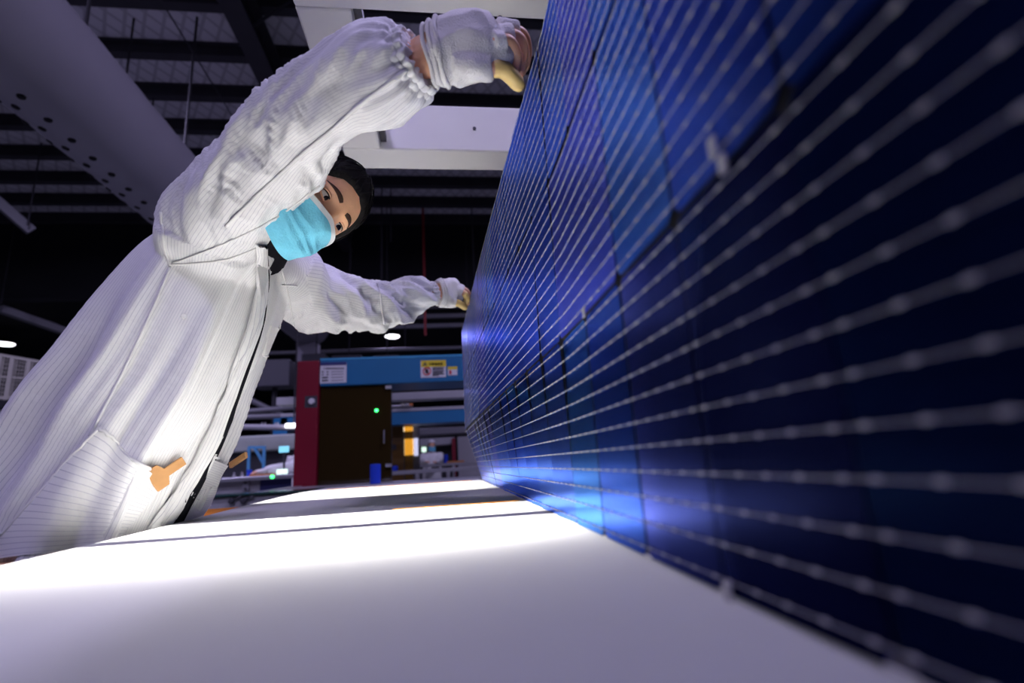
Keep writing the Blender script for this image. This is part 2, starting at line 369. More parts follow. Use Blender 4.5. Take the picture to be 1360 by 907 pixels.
# the big fabric air duct with rows of blow holes
DC = math.radians(133.25); DR = .45; DD = DR/math.sin(math.radians(5.62))
dx, dz = math.cos(DC)*DD, 1.1+math.sin(DC)*DD
duct = thing('air_duct', (dx, 5, dz-DR), 'large round grey fabric air duct with rows of black holes', 'duct')
mb = MB(); rs = []
for k in range(90):
    y = -2+k*.16; w = 1+.006*math.sin(k*1.9)+.004*math.sin(k*.7)
    rs.append([(dx+DR*w*math.cos(a), y, dz+DR*w*math.sin(a)) for a in np.linspace(0, 2*math.pi, 64, endpoint=False)])
mb.rings(rs); obj('duct_skin', mb, duct_m, duct, 'auto')
hm = None
for ang in (255, 273, 236):
    for k in range(40):
        y = 1.2+k*.27+(.13 if ang == 273 else 0); a = math.radians(ang)
        c = Vector((dx+DR*1.004*math.cos(a), y, dz+DR*1.004*math.sin(a))); nrm = Vector((math.cos(a), 0, math.sin(a)))
        if y > 6.9: continue
        m = MB().lathe([(.001, .012), (.026, .012), (.030, .0)], c-ORG[duct.name]+ORG[duct.name], 12, nrm)
        obj('air_hole', m, hole_m, duct)
for y in np.arange(2.4, 9.5, 1.75):
    obj('duct_strap', MB().tube([(dx+.1, y, dz+DR*.97), (dx+.1, y, CZ-.2)], .016, 6), steel_m, duct)
obj('duct_rail', MB().tube([(dx+.1, -2, CZ-.75), (dx+.1, 11, CZ-.75)], .009, 6), steel_m, duct)
q = aty(415, 467, 12.2); obj('drop_box', MB().bevbox((dx+.02, 12.1, dz-DR-.20), (.42, .40, .46), .02), duct_m, duct)
# high bay lamps: every lamp carries its own light
def bay(x, y, z, label, group='high bay lamps of the hall', power=1.0):
    t = thing('high_bay_lamp', (x, y, z-.05), label, 'lamp', group)
    obj('diffuser', MB().lathe([(.001, -.03), (.26, -.03), (.30, 0), (.30, .02)], (x, y, z), 24), lamp_m, t, 'auto')
    obj('housing', MB().lathe([(.31, .02), (.30, .06), (.16, .12), (.10, .30), (.02, .32)], (x, y, z), 24), steel_m, t, 'auto')
    obj('hanger', MB().tube([(x, y, z+.3), (x, y, CZ+.1)], .01, 6), steel_m, t)
    l = bpy.data.lights.new('bay_light', 'AREA'); l.shape = 'DISK'; l.size = .6; l.energy = BAY_POWER*power; l.color = BAY_COLOR
    o = bpy.data.objects.new('bay_light', l); COL.objects.link(o); o.parent = t; o.location = (0, 0, -.0)
    return t
for px, py, lb in ((143, 374, 'lit round high bay lamp close behind the back of the white coat'), (6, 457, 'lit round high bay lamp above the railed platform'), (521, 447, 'lit round high bay lamp right above the blue machine header'),
                   (511, 373, 'lit round high bay lamp peeking over the far sleeve'), (535, 517, 'lit round high bay lamp just under the blue header'), (538, 532, 'lit round high bay lamp between white beam and second blue portal')):
    p = on(px, py, 2, 6.6); bay(p.x, p.y, 6.6, lb, power=.8)
for x, y in ((-5.2, .6), (-5.2, 5.6), (2.6, .6), (-9.4, 3.0), (-1.3, -2.5), (3.0, 6.0)):
    bay(x, y, 6.5, 'round high bay lamp hanging between the rafters above the tables', 'high bay lamps above the tables')

# ================================================================== the light table
XL0, XL1, XR, Y0, Y1 = -.455, -.585, .145, -.45, 2.62
tab = thing('light_table', (-.15, 1.0, 0), 'light table glowing through its white film under the lifted cells', 'table')
def xl(y): return XL0+(XL1-XL0)*sstep(.4, 2.2, y)*1.0
fm = MB(); ys = np.linspace(Y0, Y1, 60); g = []
for y in ys:
    row = []
    e = xl(y)
    row += [Vector((e-.004, y, TZ-.030)), Vector((e-.003, y, TZ-.012)), Vector((e+.003, y, TZ-.003))]
    for u in np.linspace(0.012, 1, 26):
        x = e+(XR-e)*u
        row.append(Vector((x, y, TZ+.0005*noise.noise((x*3, y*2.2, 4)))))
    g.append(row)
fm.grid(g); obj('film', fm, film_m, tab, True, fixn=False)
bx = MB()   # box walls and floor of the lamp trough
bx.bb((-.60, Y0, TZ-.13), (XR, Y1, TZ-.12)); bx.bb((XR, Y0, TZ-.13), (XR+.02, Y1, TZ-.004)); bx.bb((-.60, Y0-.02, TZ-.13), (XR, Y0, TZ-.006)); bx.bb((-.60, Y1, TZ-.13), (XR, Y1+.02, TZ-.006))
nb = 24
for k in range(nb):
    ya, yb = Y0+(Y1-Y0)*k/nb, Y0+(Y1-Y0)*(k+1)/nb
    bx.prism([(xl(ya)-.001, ya, TZ-.13), (xl(yb)-.001, yb, TZ-.13), (xl(yb)+.012, yb, TZ-.13), (xl(ya)+.012, ya, TZ-.13)], (0, 0, .112))
obj('lamp_box', bx, dgrey_m, tab)
for y, w, top in ((.757, .046, .0005), (.995, .014, .002), (1.53, .014, .002), (2.33, .014, .002)):
    obj('cross_bar', MB().bb((xl(y)+.013, y-w/2, TZ-.12), (XR-.001, y+w/2, TZ-top-.001)), dgrey_m, tab)
for x in (-.50, .09):
    for y in (-.3, 1.1, 2.5): obj('leg', MB().bevbox((x, y, (TZ-.13)/2), (.06, .06, TZ-.13), .006), alu_m, tab)
for z in (.25, .72): obj('rail', MB().bb((-.50-.02, -.3, z-.02), (-.50+.02, 2.5, z+.02)), alu_m, tab)
def trough(ya, yb, w):
    e = xl((ya+yb)/2)
    l = bpy.data.lights.new('table_tube', 'AREA'); l.shape = 'RECTANGLE'; l.size = (.12-e)-.03; l.size_y = (yb-ya)-.02; l.color = TABLE_COLOR
    l.energy = TABLE_LAMP_POWER*w*(yb-ya)/.25
    o = bpy.data.objects.new('table_tube', l); COL.objects.link(o); o.parent = tab
    o.location = Vector(((e+.12)/2, (ya+yb)/2, TZ-.085))-ORG[tab.name]; o.rotation_euler = (math.pi, 0, 0)
    obj('lamp_tray', MB().bb((e+.03, ya+.015, TZ-.118), (.12, yb-.015, TZ-.088)), alu_m, tab)
trough(.57, .728, 1.25); trough(.786, .975, .95); trough(1.56, 2.30, .45)
obj('orange_tape', MB().grid([[Vector((x, y, TZ+.0022)) for x in np.linspace(-.10, .128, 8)] for y in (.972, .988)]), tape_m, label='narrow strip of orange tape across the white film beside the cells', cat='tape', fixn=False)
obj('orange_tape', MB().grid([[Vector((x, y, TZ+.0022)) for x in np.linspace(-.50, .10, 8)] for y in (2.25, 2.30)]), tape_m, label='long strip of orange tape across the far end of the film', cat='tape', fixn=False)
# orange board beside the table, behind the coat
a = aty(250, 700, 1.30); 
obj('orange_board', MB().bevbox((-.86, 1.72, .985), (.42, .62, .02), .004), mat('board_orange', (.72, .25, .02), .5), label='flat orange board beside the table behind the white coat', cat='board')
# overhead white gantry frame
GZ = 2.15
GS = (GZ-1.1)/1.4
gan = thing('gantry_frame', (.1, 1.3, 0), 'white painted steel gantry frame overhead, seen from below', 'gantry')
for nm, lo, hi in (('cross_beam', (-.43, 2.10, GZ), (.80, 2.26, GZ+.23)), ('cross_beam', (-.43, .95, GZ), (.80, 1.365, GZ+.23)), ('side_beam', (-.43, 1.366, GZ), (-.262, 2.099, GZ+.23)), ('side_beam', (.62, 1.366, GZ), (.80, 2.099, GZ+.23))):
    lo = (lo[0]*GS, lo[1]*GS, lo[2]); hi = (hi[0]*GS, hi[1]*GS, GZ+.18)
    c = [(p+q)/2 for p, q in zip(lo, hi)]; d = [q-p for p, q in zip(lo, hi)]
    obj(nm, MB().bevbox(c, d, .006), wht_m, gan)
obj('inner_flange', MB().bb((-.262*GS, 1.3655*GS, GZ+.03), (.62*GS, 1.40*GS, GZ+.05)), dgrey_m, gan)
obj('inner_flange', MB().bb((-.2615*GS, 1.40*GS, GZ+.03), (-.235*GS, 2.099*GS, GZ+.05)), dgrey_m, gan)
for y in (.87, 1.635): obj('post', MB().bevbox((.53, y, GZ/2), (.10, .10, GZ), .006), wht_m, gan)
for px, py in ((630, 171), (664, 23)):
    p = on(px, py, 2, GZ) if py < 100 else aty(px, py, 2.1*GS)
    obj('bolt', MB().lathe([(.004, -.003), (.006, 0), (.006, .004)], p, 8, (0, -1, 0) if py > 100 else (0, 0, -1)), dgrey_m, gan)
# ================================================================== the lifted sheet of solar cells
CW, CH, GAP = .105, .210, .0016
def sheet_x(y, z):
    """z measured from the film"""
    up = .139-.050*max(0, y-.55)*(1-.12*max(0, y-.55))
    if y < .55: up = .139
    base = .139
    t = min(1, max(0, z/.21)); e = base+(up-base)*t
    e += -.010*math.sin(math.pi*min(1, max(0, z/.63)))*sstep(.7, 1.6, y)*0
    return e
sheet = thing('solar_cell_sheet', (.14, 1.0, TZ), 'tall flexible sheet of dark blue solar cells held upright on the table', 'solar panel')
cme = {}
def cell_mesh(mi):
    if mi in cme: return cme[mi]
    w, h, t, c = CW-GAP, CH-.003, .0005, .006
    poly = [(-w/2+c, -h/2), (w/2-c, -h/2), (w/2, -h/2+c), (w/2, h/2-c), (w/2-c, h/2), (-w/2+c, h/2), (-w/2, h/2-c), (-w/2, -h/2+c)]
    mb = MB(); mb.prism([(0, a, b) for a, b in poly], (t, 0, 0))
    me = bpy.data.meshes.new('solar_cell'); me.from_pydata(mb.v, [], mb.f); me.materials.append(cell_mats[mi]); cme[mi] = me; return me
rnd = random.Random(3); YE = 2.16
for r in range(3):
    for k in range(24):
        y = YE-CW*(k+.5); 
        za, zb = CH*r+.001, CH*(r+1)
        ya, yb = y-CW/2, y+CW/2
        zc = (za+zb)/2
        c = Vector((sheet_x(y, zc), y, TZ+zc))
        ty = Vector((sheet_x(yb, zc)-sheet_x(ya, zc), CW, 0)).normalized(); tz = Vector((sheet_x(y, zb)-sheet_x(y, za), 0, CH)); tz = (tz-ty*tz.dot(ty)).normalized()
        nx = ty.cross(tz)
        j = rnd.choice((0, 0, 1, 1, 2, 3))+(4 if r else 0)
        o = bpy.data.objects.new('solar_cell', cell_mesh(j)); COL.objects.link(o); o.parent = sheet
        R = Matrix((nx, ty, tz)).transposed() @ Matrix.Rotation(rnd.gauss(0, .006), 3, 'Z') @ Matrix.Rotation(rnd.gauss(0, .004), 3, 'Y')
        if r == 0: R = R @ Matrix.Rotation(-.0, 3, 'Y')
        o.matrix_local = Matrix.Translation(c-ORG[sheet.name]+Vector((.0006, 0, 0))) @ R.to_4x4()
# twelve wires to a string, flattened ribbon with solder pads
pads = (.07, .29, .50, .71, .93)
for r in range(3):
    for i in range(12):
        z = CH*r+CH*(i+.5)/12
        st = []
        for k in range(24):
            y1 = YE-CW*k
            st.append((y1-.0015, .0003))
            for s in pads:
                yc = y1-CW*s
                st += [(yc+.0026, .0003), (yc+.0017, .0009), (yc-.0017, .0009), (yc-.0026, .0003)]
        rs = []
        for y, w in st:
            x = sheet_x(y, z)-.0006; th = .0004+.25*max(0, w-.0003)
            rs.append([(x, y, TZ+z-w), (x-th, y, TZ+z-w*.5), (x-th, y, TZ+z+w*.5), (x, y, TZ+z+w)])
        obj('busbar_wire', MB().rings(rs), wire_m, sheet)
# loose ribbon tabs where two strings meet, and at the foot
for y, z in ((.208, .208), (.214, .222), (.262, .004), (.47, .211)):
    obj('ribbon_tab', MB().bb((sheet_x(y, z)-.0035, y-.003, TZ+z-.004), (sheet_x(y, z)-.002, y+.003, TZ+z+.005)), wire_m, sheet)

# thin black sheet added behind the cells to keep light out of the gaps
rows = [[Vector((sheet_x(y, z)+.0045, y, TZ+z)) for y in np.linspace(YE-.003, YE-24*CW+.003, 50)] for z in np.linspace(.003, .627, 16)]
bk = MB().grid(rows); bk.grid([[q+Vector((.0006, 0, 0)) for q in r] for r in rows])
obj('gap_light_block', bk, mat('light_block_black', (.004, .004, .006), .7), sheet, True)
# ================================================================== the worker in the white coat
per = thing('person', (-.63, 1.03, 0), 'person in white striped coat and blue mask, both hands on the cell sheet', 'person')
SHR, SHL = P(262, 312, .99), P(402, 392, 1.27)          # right (near) and left (far) shoulder joints
spine = [(-.680, 1.05, .66), (-.660, 1.05, .95), (-.610, 1.055, 1.12), (-.545, 1.07, 1.28), (-.495, 1.085, 1.43), (-.455, 1.095, 1.54), (-.425, 1.10, 1.60)]
def lat(z):        # direction from right to left side of the trunk
    a = math.radians(82-14*sstep(1.0, 1.5, z)); return Vector((math.cos(a), math.sin(a), 0))
def trunk(scale, hem, half):
    mb = MB(); rs = []
    dat = [(s, hf) for s, hf in zip(spine, half)]
    arr = cr([(*s, *hf) for s, hf in dat], 40)
    for x, y, z, a, b in arr:
        if z < hem: continue
        L = lat(z); tn = Vector((.22, .04, 1)).normalized(); Fd = L.cross(tn).normalized(); Fd = Vector((Fd.x, Fd.y, Fd.z))
        ring = []
        for k in range(48):
            t = 2*math.pi*k/48; c, s = math.cos(t), math.sin(t)
            ex = .82
            ring.append(Vector((x, y, z))+L*(a*scale*math.copysign(abs(c)**ex, c))+Fd*(b*scale*math.copysign(abs(s)**ex, s)))
        rs.append(ring)
    mb.rings(rs); return mb
half_coat = [(.215, .165), (.200, .155), (.182, .145), (.172, .138), (.170, .130), (.150, .100), (.085, .070)]
half_body = [(.165, .12), (.165, .12), (.135, .10), (.145, .105), (.16, .105), (.14, .085), (.06, .06)]

# --- limbs: (px, py, depth, sleeve radius)
arm_r = [(275, 320, .99, .090), (310, 275, .95, .090), (350, 222, .89, .083), (400, 170, .845, .071), (452, 130, .80, .067), (502, 102, .765, .067), (538, 90, .742, .058), (556, 79, .732, .042)]
arm_l = [(402, 392, 1.27, .083), (425, 396, 1.32, .080), (455, 403, 1.39, .076), (485, 405, 1.46, .071), (515, 404, 1.53, .068), (545, 397, 1.60, .060), (562, 392, 1.635, .051), (577, 389, 1.66, .030)]
def limb(arm): return cr([(*P(a, b, c), r) for a, b, c, r in arm], 60)
LR, LL = limb(arm_r), limb(arm_l)

# ------------------------------------------------------------------ coat
cm = trunk(1.0, .60, half_coat)
for Lb in (LR, LL):
    cm.tube([Vector(p[:3]) for p in Lb], [p[3] for p in Lb], 28)
# shoulder mass bridging trunk and sleeves
mid = Vector((-.455, 1.095, 1.535))
cm.tube([P(275, 320, .99), P(305, 328, 1.03), mid, P(395, 372, 1.23), P(402, 392, 1.27)], [.088, .092, .095, .085, .080], 24, True)
coat_me = remesh(cm, .0052, 10, .5)

# folds: displaced along the normal in trunk / sleeve coordinates
def polyinfo(Lb):
    p = Lb[:, :3]; d = np.linalg.norm(np.diff(p, axis=0), axis=1); return p, np.concatenate([[0], np.cumsum(d)])
TR = cr([(*s, hf[0]*.85) for s, hf in zip(spine, half_coat)], 60)
axes = [polyinfo(TR), polyinfo(LR), polyinfo(LL)]
rads = [TR[:, 3], LR[:, 3], LL[:, 3]]
nv = len(coat_me.vertices); co = np.empty(nv*3); coat_me.vertices.foreach_get('co', co); co = co.reshape(-1, 3)
no = np.empty(nv*3); coat_me.vertices.foreach_get('normal', no); no = no.reshape(-1, 3)
lab = np.zeros(nv, int); U = np.zeros(nv); TH = np.zeros(nv); best = np.full(nv, 1e9)
frames = []
for a, (pts, arc) in enumerate(axes):
    tg = np.gradient(pts, axis=0); tg /= np.linalg.norm(tg, axis=1)[:, None]
    ref = np.array([-1, .2, 0.]) if a == 0 else np.array([-.5, -.5, .6])
    A = ref-tg*(tg@ref)[:, None]; A /= np.linalg.norm(A, axis=1)[:, None]; B = np.cross(tg, A)
    d = np.linalg.norm(co[:, None, :]-pts[None, :, :], axis=2); i = d.argmin(1); dd = d[np.arange(nv), i]
    rel = co-pts[i]; th = np.arctan2((rel*B[i]).sum(1), (rel*A[i]).sum(1))
    score = dd/rads[a][i]*(1.0 if a == 0 else .93)
    if a > 0: score = np.where(arc[i] < .035, score+.5, score)
    up = score < best; best[up] = score[up]; lab[up] = a; U[up] = arc[i][up]; TH[up] = th[up]
LEN = [ax[1][-1] for ax in axes]
def ridge(x): return 1-abs(x)
disp = np.zeros(nv)
N3 = noise.noise
for k in range(nv):
    u, th = U[k], TH[k]; c, s = math.cos(th), math.sin(th)
    x, y, z = co[k]
    if lab[k] == 0:
        w = .35+.65*sstep(1.50, 1.25, z)
        d1 = N3((c*4.2, s*4.2, u*1.7)); d2 = N3((c*7+3, s*7, u*2.6+7)); d3 = N3((x*9, y*9, z*9))
        dd = .042*d1*w+.007*(ridge(d2*1.6)-.6)*w+.006*d3
    else:
        Lk = LEN[lab[k]]; t = u/Lk
        tw = 5 if lab[k] == 1 else -7
        c2, s2 = math.cos(th+u*tw), math.sin(th+u*tw)
        e = math.exp(-((t-.50)/.20)**2)
        d1 = N3((c2*1.3+lab[k]*5, s2*1.3, u*9)); d2 = N3((c2*2.2+9, s2*2.2+lab[k], u*16+3)); d3 = N3((x*11, y*11, z*11))
        q = math.exp(-((Lk-u)/.035)**2)
        dd = (.017*d1+.009*(ridge(d2*1.7)-.62)*(.55+.7*e)+.004*d3)*(1-.8*q)*sstep(0, .06, u+.02)*(1.5 if lab[k] == 2 else 1.0)
        dd += .0034*math.cos(13*th+2*math.sin(3*th))*math.exp(-((Lk-u-.012)/.045)**2)
        dd -= .006*math.exp(-((Lk-u-.010)/.006)**2)
    disp[k] = dd
co2 = co+no*disp[:, None]
for k in range(nv):            # the cloth is pressed flat against the table edge
    if co2[k, 2] < TZ+.06: co2[k, 0] = min(co2[k, 0], xl(co2[k, 1])-.008+.8*max(0, co2[k, 2]-TZ))
coat_me.vertices.foreach_set('co', co2.ravel()); coat_me.update()
# stripe phase on the corners, unwrapped within each face
NS = [225, 96, 80]
loops = np.empty(len(coat_me.loops), int); coat_me.loops.foreach_get('vertex_index', loops)
at = coat_me.attributes.new('stripe', 'FLOAT', 'CORNER'); vals = np.zeros(len(loops))
for poly in coat_me.polygons:
    ii = loops[poly.loop_start:poly.loop_start+poly.loop_total]
    l0 = np.bincount(lab[ii], minlength=3).argmax()
    pts, arc = axes[l0]
    th = []
    for q in ii:
        if lab[q] == l0: th.append(TH[q])
        else: th.append(None)
    good = [t for t in th if t is not None]; m0 = good[0]
    th = [m0 if t is None else t for t in th]
    th = [t+2*math.pi if t-m0 < -math.pi else (t-2*math.pi if t-m0 > math.pi else t) for t in th]
    for q, t in zip(range(poly.loop_start, poly.loop_start+poly.loop_total), th): vals[q] = t/(2*math.pi)*NS[l0]+500
at.data.foreach_set('value', vals)
bvh = BVHTree.FromPolygons([Vector(v) for v in co2], [tuple(p.vertices) for p in coat_me.polygons])
coat = obj('coat', coat_me, coat_m, per, True)
CAMV = Vector(CAM)
def surf(px, py, off=0.0):
    """point of the coat met along a line of sight, lifted along its normal"""
    d = Vector(ray(px, py)).normalized(); h, n, i, t = bvh.ray_cast(CAMV, d)
    if h is None:
        h, n, i, t = bvh.find_nearest(P(px, py, .98))
    if n.dot(d) > 0: n = -n
    return h+n*off, n
def seam(pts, r, m, name, parent=coat, off=.0015, n=8):
    q = cr([(x, y) for x, y in pts], max(6, 8*len(pts))); path = [surf(a, b, off)[0] for a, b in q]
    obj(name, MB().tube(path, r, n), m, parent, True)
def patch(poly4, name, m, off, th, parent=coat, nu=14, nv_=14, bulge=0):
    """cloth patch following the coat: four corner pixels, lifted off the cloth and given a thickness"""
    (a, b, c, d) = [np.array(p, float) for p in poly4]; top, bot = [], []
    for i in range(nv_):
        v = i/(nv_-1); rt, rb = [], []
        for j in range(nu):
            u = j/(nu-1); p = (a*(1-u)+b*u)*(1-v)+(d*(1-u)+c*u)*v
            e = 4*u*(1-u)*1.0; h, n = surf(p[0], p[1]); w = off+bulge*e*(1-v)
            rt.append(h+n*(w+th)); rb.append(h-n*.004)
        top.append(rt); bot.append(rb)
    # smooth the lifted sheet a little
    g = np.array([[list(q) for q in r] for r in top])
    for _ in range(2):
        g2 = g.copy(); g2[1:-1] = (g[:-2]+2*g[1:-1]+g[2:])/4; g2[:, 1:-1] = (g2[:, :-2]+2*g2[:, 1:-1]+g2[:, 2:])/4; g = g2
    mb = MB(); mb.grid([[Vector(q) for q in r] for r in g])
    per_ = [(0, j) for j in range(nu)]+[(i, nu-1) for i in range(1, nv_)]+[(nv_-1, j) for j in range(nu-2, -1, -1)]+[(i, 0) for i in range(nv_-2, 0, -1)]
    k = len(mb.v); mb.v += [tuple(bot[i][j]) for i, j in per_]; L = len(per_)
    mb.f += [(per_[q][0]*nu+per_[q][1], k+q, k+(q+1) % L, per_[(q+1) % L][0]*nu+per_[(q+1) % L][1]) for q in range(L)]
    o = obj(name, mb, m, parent, 'auto')
    at_ = o.data.attributes.new('stripe', 'FLOAT', 'POINT')
    at_.data.foreach_set('value', [500+(q//nu)*1.5 if q < nu*nv_ else 500.5 for q in range(len(mb.v))])
    return o
# --- coat details
patch([(134, 570), (214, 642), (150, 722), (-30, 745)], 'pocket', coat_m, .004, .003, bulge=.006)
patch([(296, 618), (321, 612), (290, 664), (262, 676)], 'pocket', coat_m, .004, .003, bulge=.008)
def placket(pts, w0, w1, name, m, off, th):
    q = cr(pts, 26); top, edge = [], []
    rows = []
    for i, (x, y) in enumerate(q):
        t = i/25; w = w0+(w1-w0)*t; r = []
        for s in np.linspace(-1, 1, 7):
            h, n = surf(x+s*w*.9, y+s*w*.4); r.append(h+n*(off+th*(1-abs(s)**4)))
        rows.append(r)
    o = obj(name, MB().grid(rows), m, coat, True, fixn=False); a_ = o.data.attributes.new('stripe', 'FLOAT', 'POINT')
    a_.data.foreach_set('value', [500+.5+j*.9 for i in range(26) for j in range(7)]); return o
placket([(352, 325), (354, 372), (347, 425), (330, 480), (306, 545), (288, 590), (262, 640), (226, 702)], 1.8, 9.5, 'front_gap', black_m, .0030, .001)
placket([(345, 325), (346, 380), (338, 430), (320, 482), (296, 548), (277, 592), (248, 642), (205, 705)], 8, 12, 'front_placket', coat_m, .0055, .004)
seam([(227, 352), (260, 349), (300, 344), (345, 327)], .0016, coatd_m, 'yoke_seam')
seam([(214, 282), (216, 305), (219, 330), (226, 354)], .0026, coatd_m, 'armhole_seam')
seam([(228, 350), (300, 322), (370, 286), (424, 246)], .0016, coatd_m, 'armhole_seam')
seam([(226, 356), (198, 420), (160, 500), (120, 580)], .0022, coatd_m, 'side_seam')
seam([(300, 300), (370, 232), (440, 172), (500, 122), (540, 92)], .0030, coatd_m, 'sleeve_seam')
seam([(372, 350), (382, 390), (391, 432)], .0018, coatd_m, 'armhole_seam')
seam([(374, 378), (394, 380)], .0018, coatd_m, 'yoke_seam')
seam([(501, 376), (505, 392), (507, 412), (510, 430)], .0028, coatd_m, 'sleeve_seam')
patch([(358, 432), (369, 436), (362, 468), (348, 472)], 'pen_loop', coatd_m, .002, .003, nu=6, nv_=8)
seam([(371, 432), (368, 468), (350, 474)], .0025, coatd_m, 'pen_loop_edge')
h, n = surf(262, 626, .001); obj('button', MB().lathe([(.001, .003), (.006, .003), (.0085, .0045), (.0095, .002), (.0095, 0)], h, 18, n), coatd_m, coat, 'auto')
h, n = surf(244, 420, .001); obj('button', MB().lathe([(.001, .002), (.004, .002), (.005, 0)], h, 12, n), coatd_m, coat, 'auto')
seam([(133, 570), (160, 594), (190, 620), (214, 643)], .0028, coatd_m, 'pocket_edge', off=.008)
seam([(133, 570), (95, 612), (50, 660), (0, 712)], .0022, coatd_m, 'pocket_edge', off=.006)
def gathered(ctr, axis, Av, ra, rb, width, n_g, name, m, parent, th=.0035, amp=.0022):
    """elastic band: a closed ring of gathered cloth round a wrist"""
    ax = Vector(axis).normalized(); A_ = (Vector(Av)-ax*ax.dot(Vector(Av))).normalized(); B_ = ax.cross(A_); rs = []
    for k in range(96):
        t = 2*math.pi*k/96; w = amp*math.cos(n_g*t+1.5*math.sin(2*t)); dirv = A_*(math.cos(t))+B_*(math.sin(t))
        c_ = ctr+A_*(math.cos(t)*(ra+w))+B_*(math.sin(t)*(rb+w)); s_ = .0015*math.sin(n_g*t*.5)
        rs.append([c_+ax*(width*math.cos(p)+s_)+dirv*(th*math.sin(p)) for p in np.linspace(0, 2*math.pi, 10, endpoint=False)])
    g_ = MB(); n_ = 10
    g_.add([p for r in rs for p in r], [(i*n_+j, i*n_+(j+1) % n_, ((i+1) % 96)*n_+(j+1) % n_, ((i+1) % 96)*n_+j) for i in range(96) for j in range(n_)])
    return obj(name, g_, m, parent, True)
for Lb, r_c in ((LR, .0435), (LL, .0335)):
    e_ = Vector(Lb[-1][:3]); d_ = (e_-Vector(Lb[-4][:3])).normalized()
    for k_ in range(2): gathered(e_-d_*(.004+.011*k_), d_, (0, 0, 1), r_c+.0015*k_, r_c+.0015*k_, .0065, 22, 'cuff', coatd_m, coat)
# collar lapels standing beside the neck
def lapel(px4, name):
    (a, b, c, d) = [np.array(p) for p in px4]; rows = []
    for v in np.linspace(0, 1, 9):
        rows.append([P(*((a*(1-u)+b*u)*(1-v)+(d*(1-u)+c*u)*v)) for u in np.linspace(0, 1, 6)])
    m = MB(); m.grid(rows); bk = [[q+Vector((-.004, .006, 0)) for q in r] for r in rows]; k = len(m.v); m.grid(bk)
    o = obj(name, m, coatd_m, coat, True)
lapel([(338, 312, 1.00), (350, 306, 1.02), (356, 372, 1.01), (349, 395, .985)], 'collar')
lapel([(368, 338, 1.16), (378, 336, 1.17), (398, 380, 1.19), (372, 378, 1.13)], 'collar')

# ------------------------------------------------------------------ head frame
HUP = Vector(MC@unit([.72, .54, .43])); HFW = Vector(MC@unit([.42, -.56, -.71])); HFW = (HFW-HUP*HFW.dot(HUP)).normalized(); HSD = HFW.cross(HUP).normalized()   # HSD: towards the person's right
if HSD.dot(Vector(MC@np.array([-1, 1, 0.]))) < 0: HSD = -HSD
EYE0 = P(443, 282, .985); HC = EYE0-HFW*.083
def H(s, f, u): return HC+HSD*s+HFW*f+HUP*u
def head_pt(la, lo):
    """local (side, forward, up) of the head surface; lo = 0 faces forward"""
    cu = math.sin(la); cr_ = math.cos(la); s = math.sin(lo)*cr_; f = math.cos(lo)*cr_; u = cu
    S, Fd, Up = .074*s, .093*f, .115*u
    if u < 0:
        t = -u; S *= 1-.30*t**1.6
        if f < 0: Fd *= 1-.45*t
        else: Fd *= 1-.06*t
        Up *= 1.04
    if f > 0: Fd = Fd*(1-.10*max(0, u))-.004*math.exp(-((u)/.3)**2)
    else: Fd *= 1.06
    g = lambda a, b, wa, wb: math.exp(-((S-a)/wa)**2-((Up-b)/wb)**2) if f > 0 else 0
    Fd += .020*g(0, -.034, .010, .014)+.012*g(0, -.018, .008, .018)+.004*g(0, .0, .008, .015)     # nose
    for sg in (-1, 1):
        Fd += -.007*g(sg*.031, -.001, .015, .011)+.004*g(sg*.030, .021, .020, .009)+.004*g(sg*.040, -.030, .020, .018)
    Fd += .006*g(0, -.066, .02, .007)+.006*g(0, -.10, .02, .012)
    return S, Fd, Up
hm = MB(); rows = []
for i in range(1, 64):
    la = -math.pi/2+math.pi*i/64
    rows.append([H(*head_pt(la, 2*math.pi*k/96)) for k in range(96)])
hm.rings(rows)
hbvh = BVHTree.FromPolygons([Vector(v) for v in hm.v], [f for f in hm.f])
def face(s, u, off=0.0):
    h, n, i, t = hbvh.ray_cast(H(s, .3, u), -HFW)
    return h+HFW*off
# ears
em = MB()
for sg in (-1, 1):
    for r0 in (0,):
        c = [H(sg*(.072+.010*math.sin(math.pi*t)), -.006-.012*math.sin(math.pi*t)*1.0+.006*math.cos(2*math.pi*t), .022-.060*t) for t in np.linspace(0, 1, 9)]
        em.tube(c, [.006, .009, .011, .011, .010, .009, .009, .008, .005], 8, True)

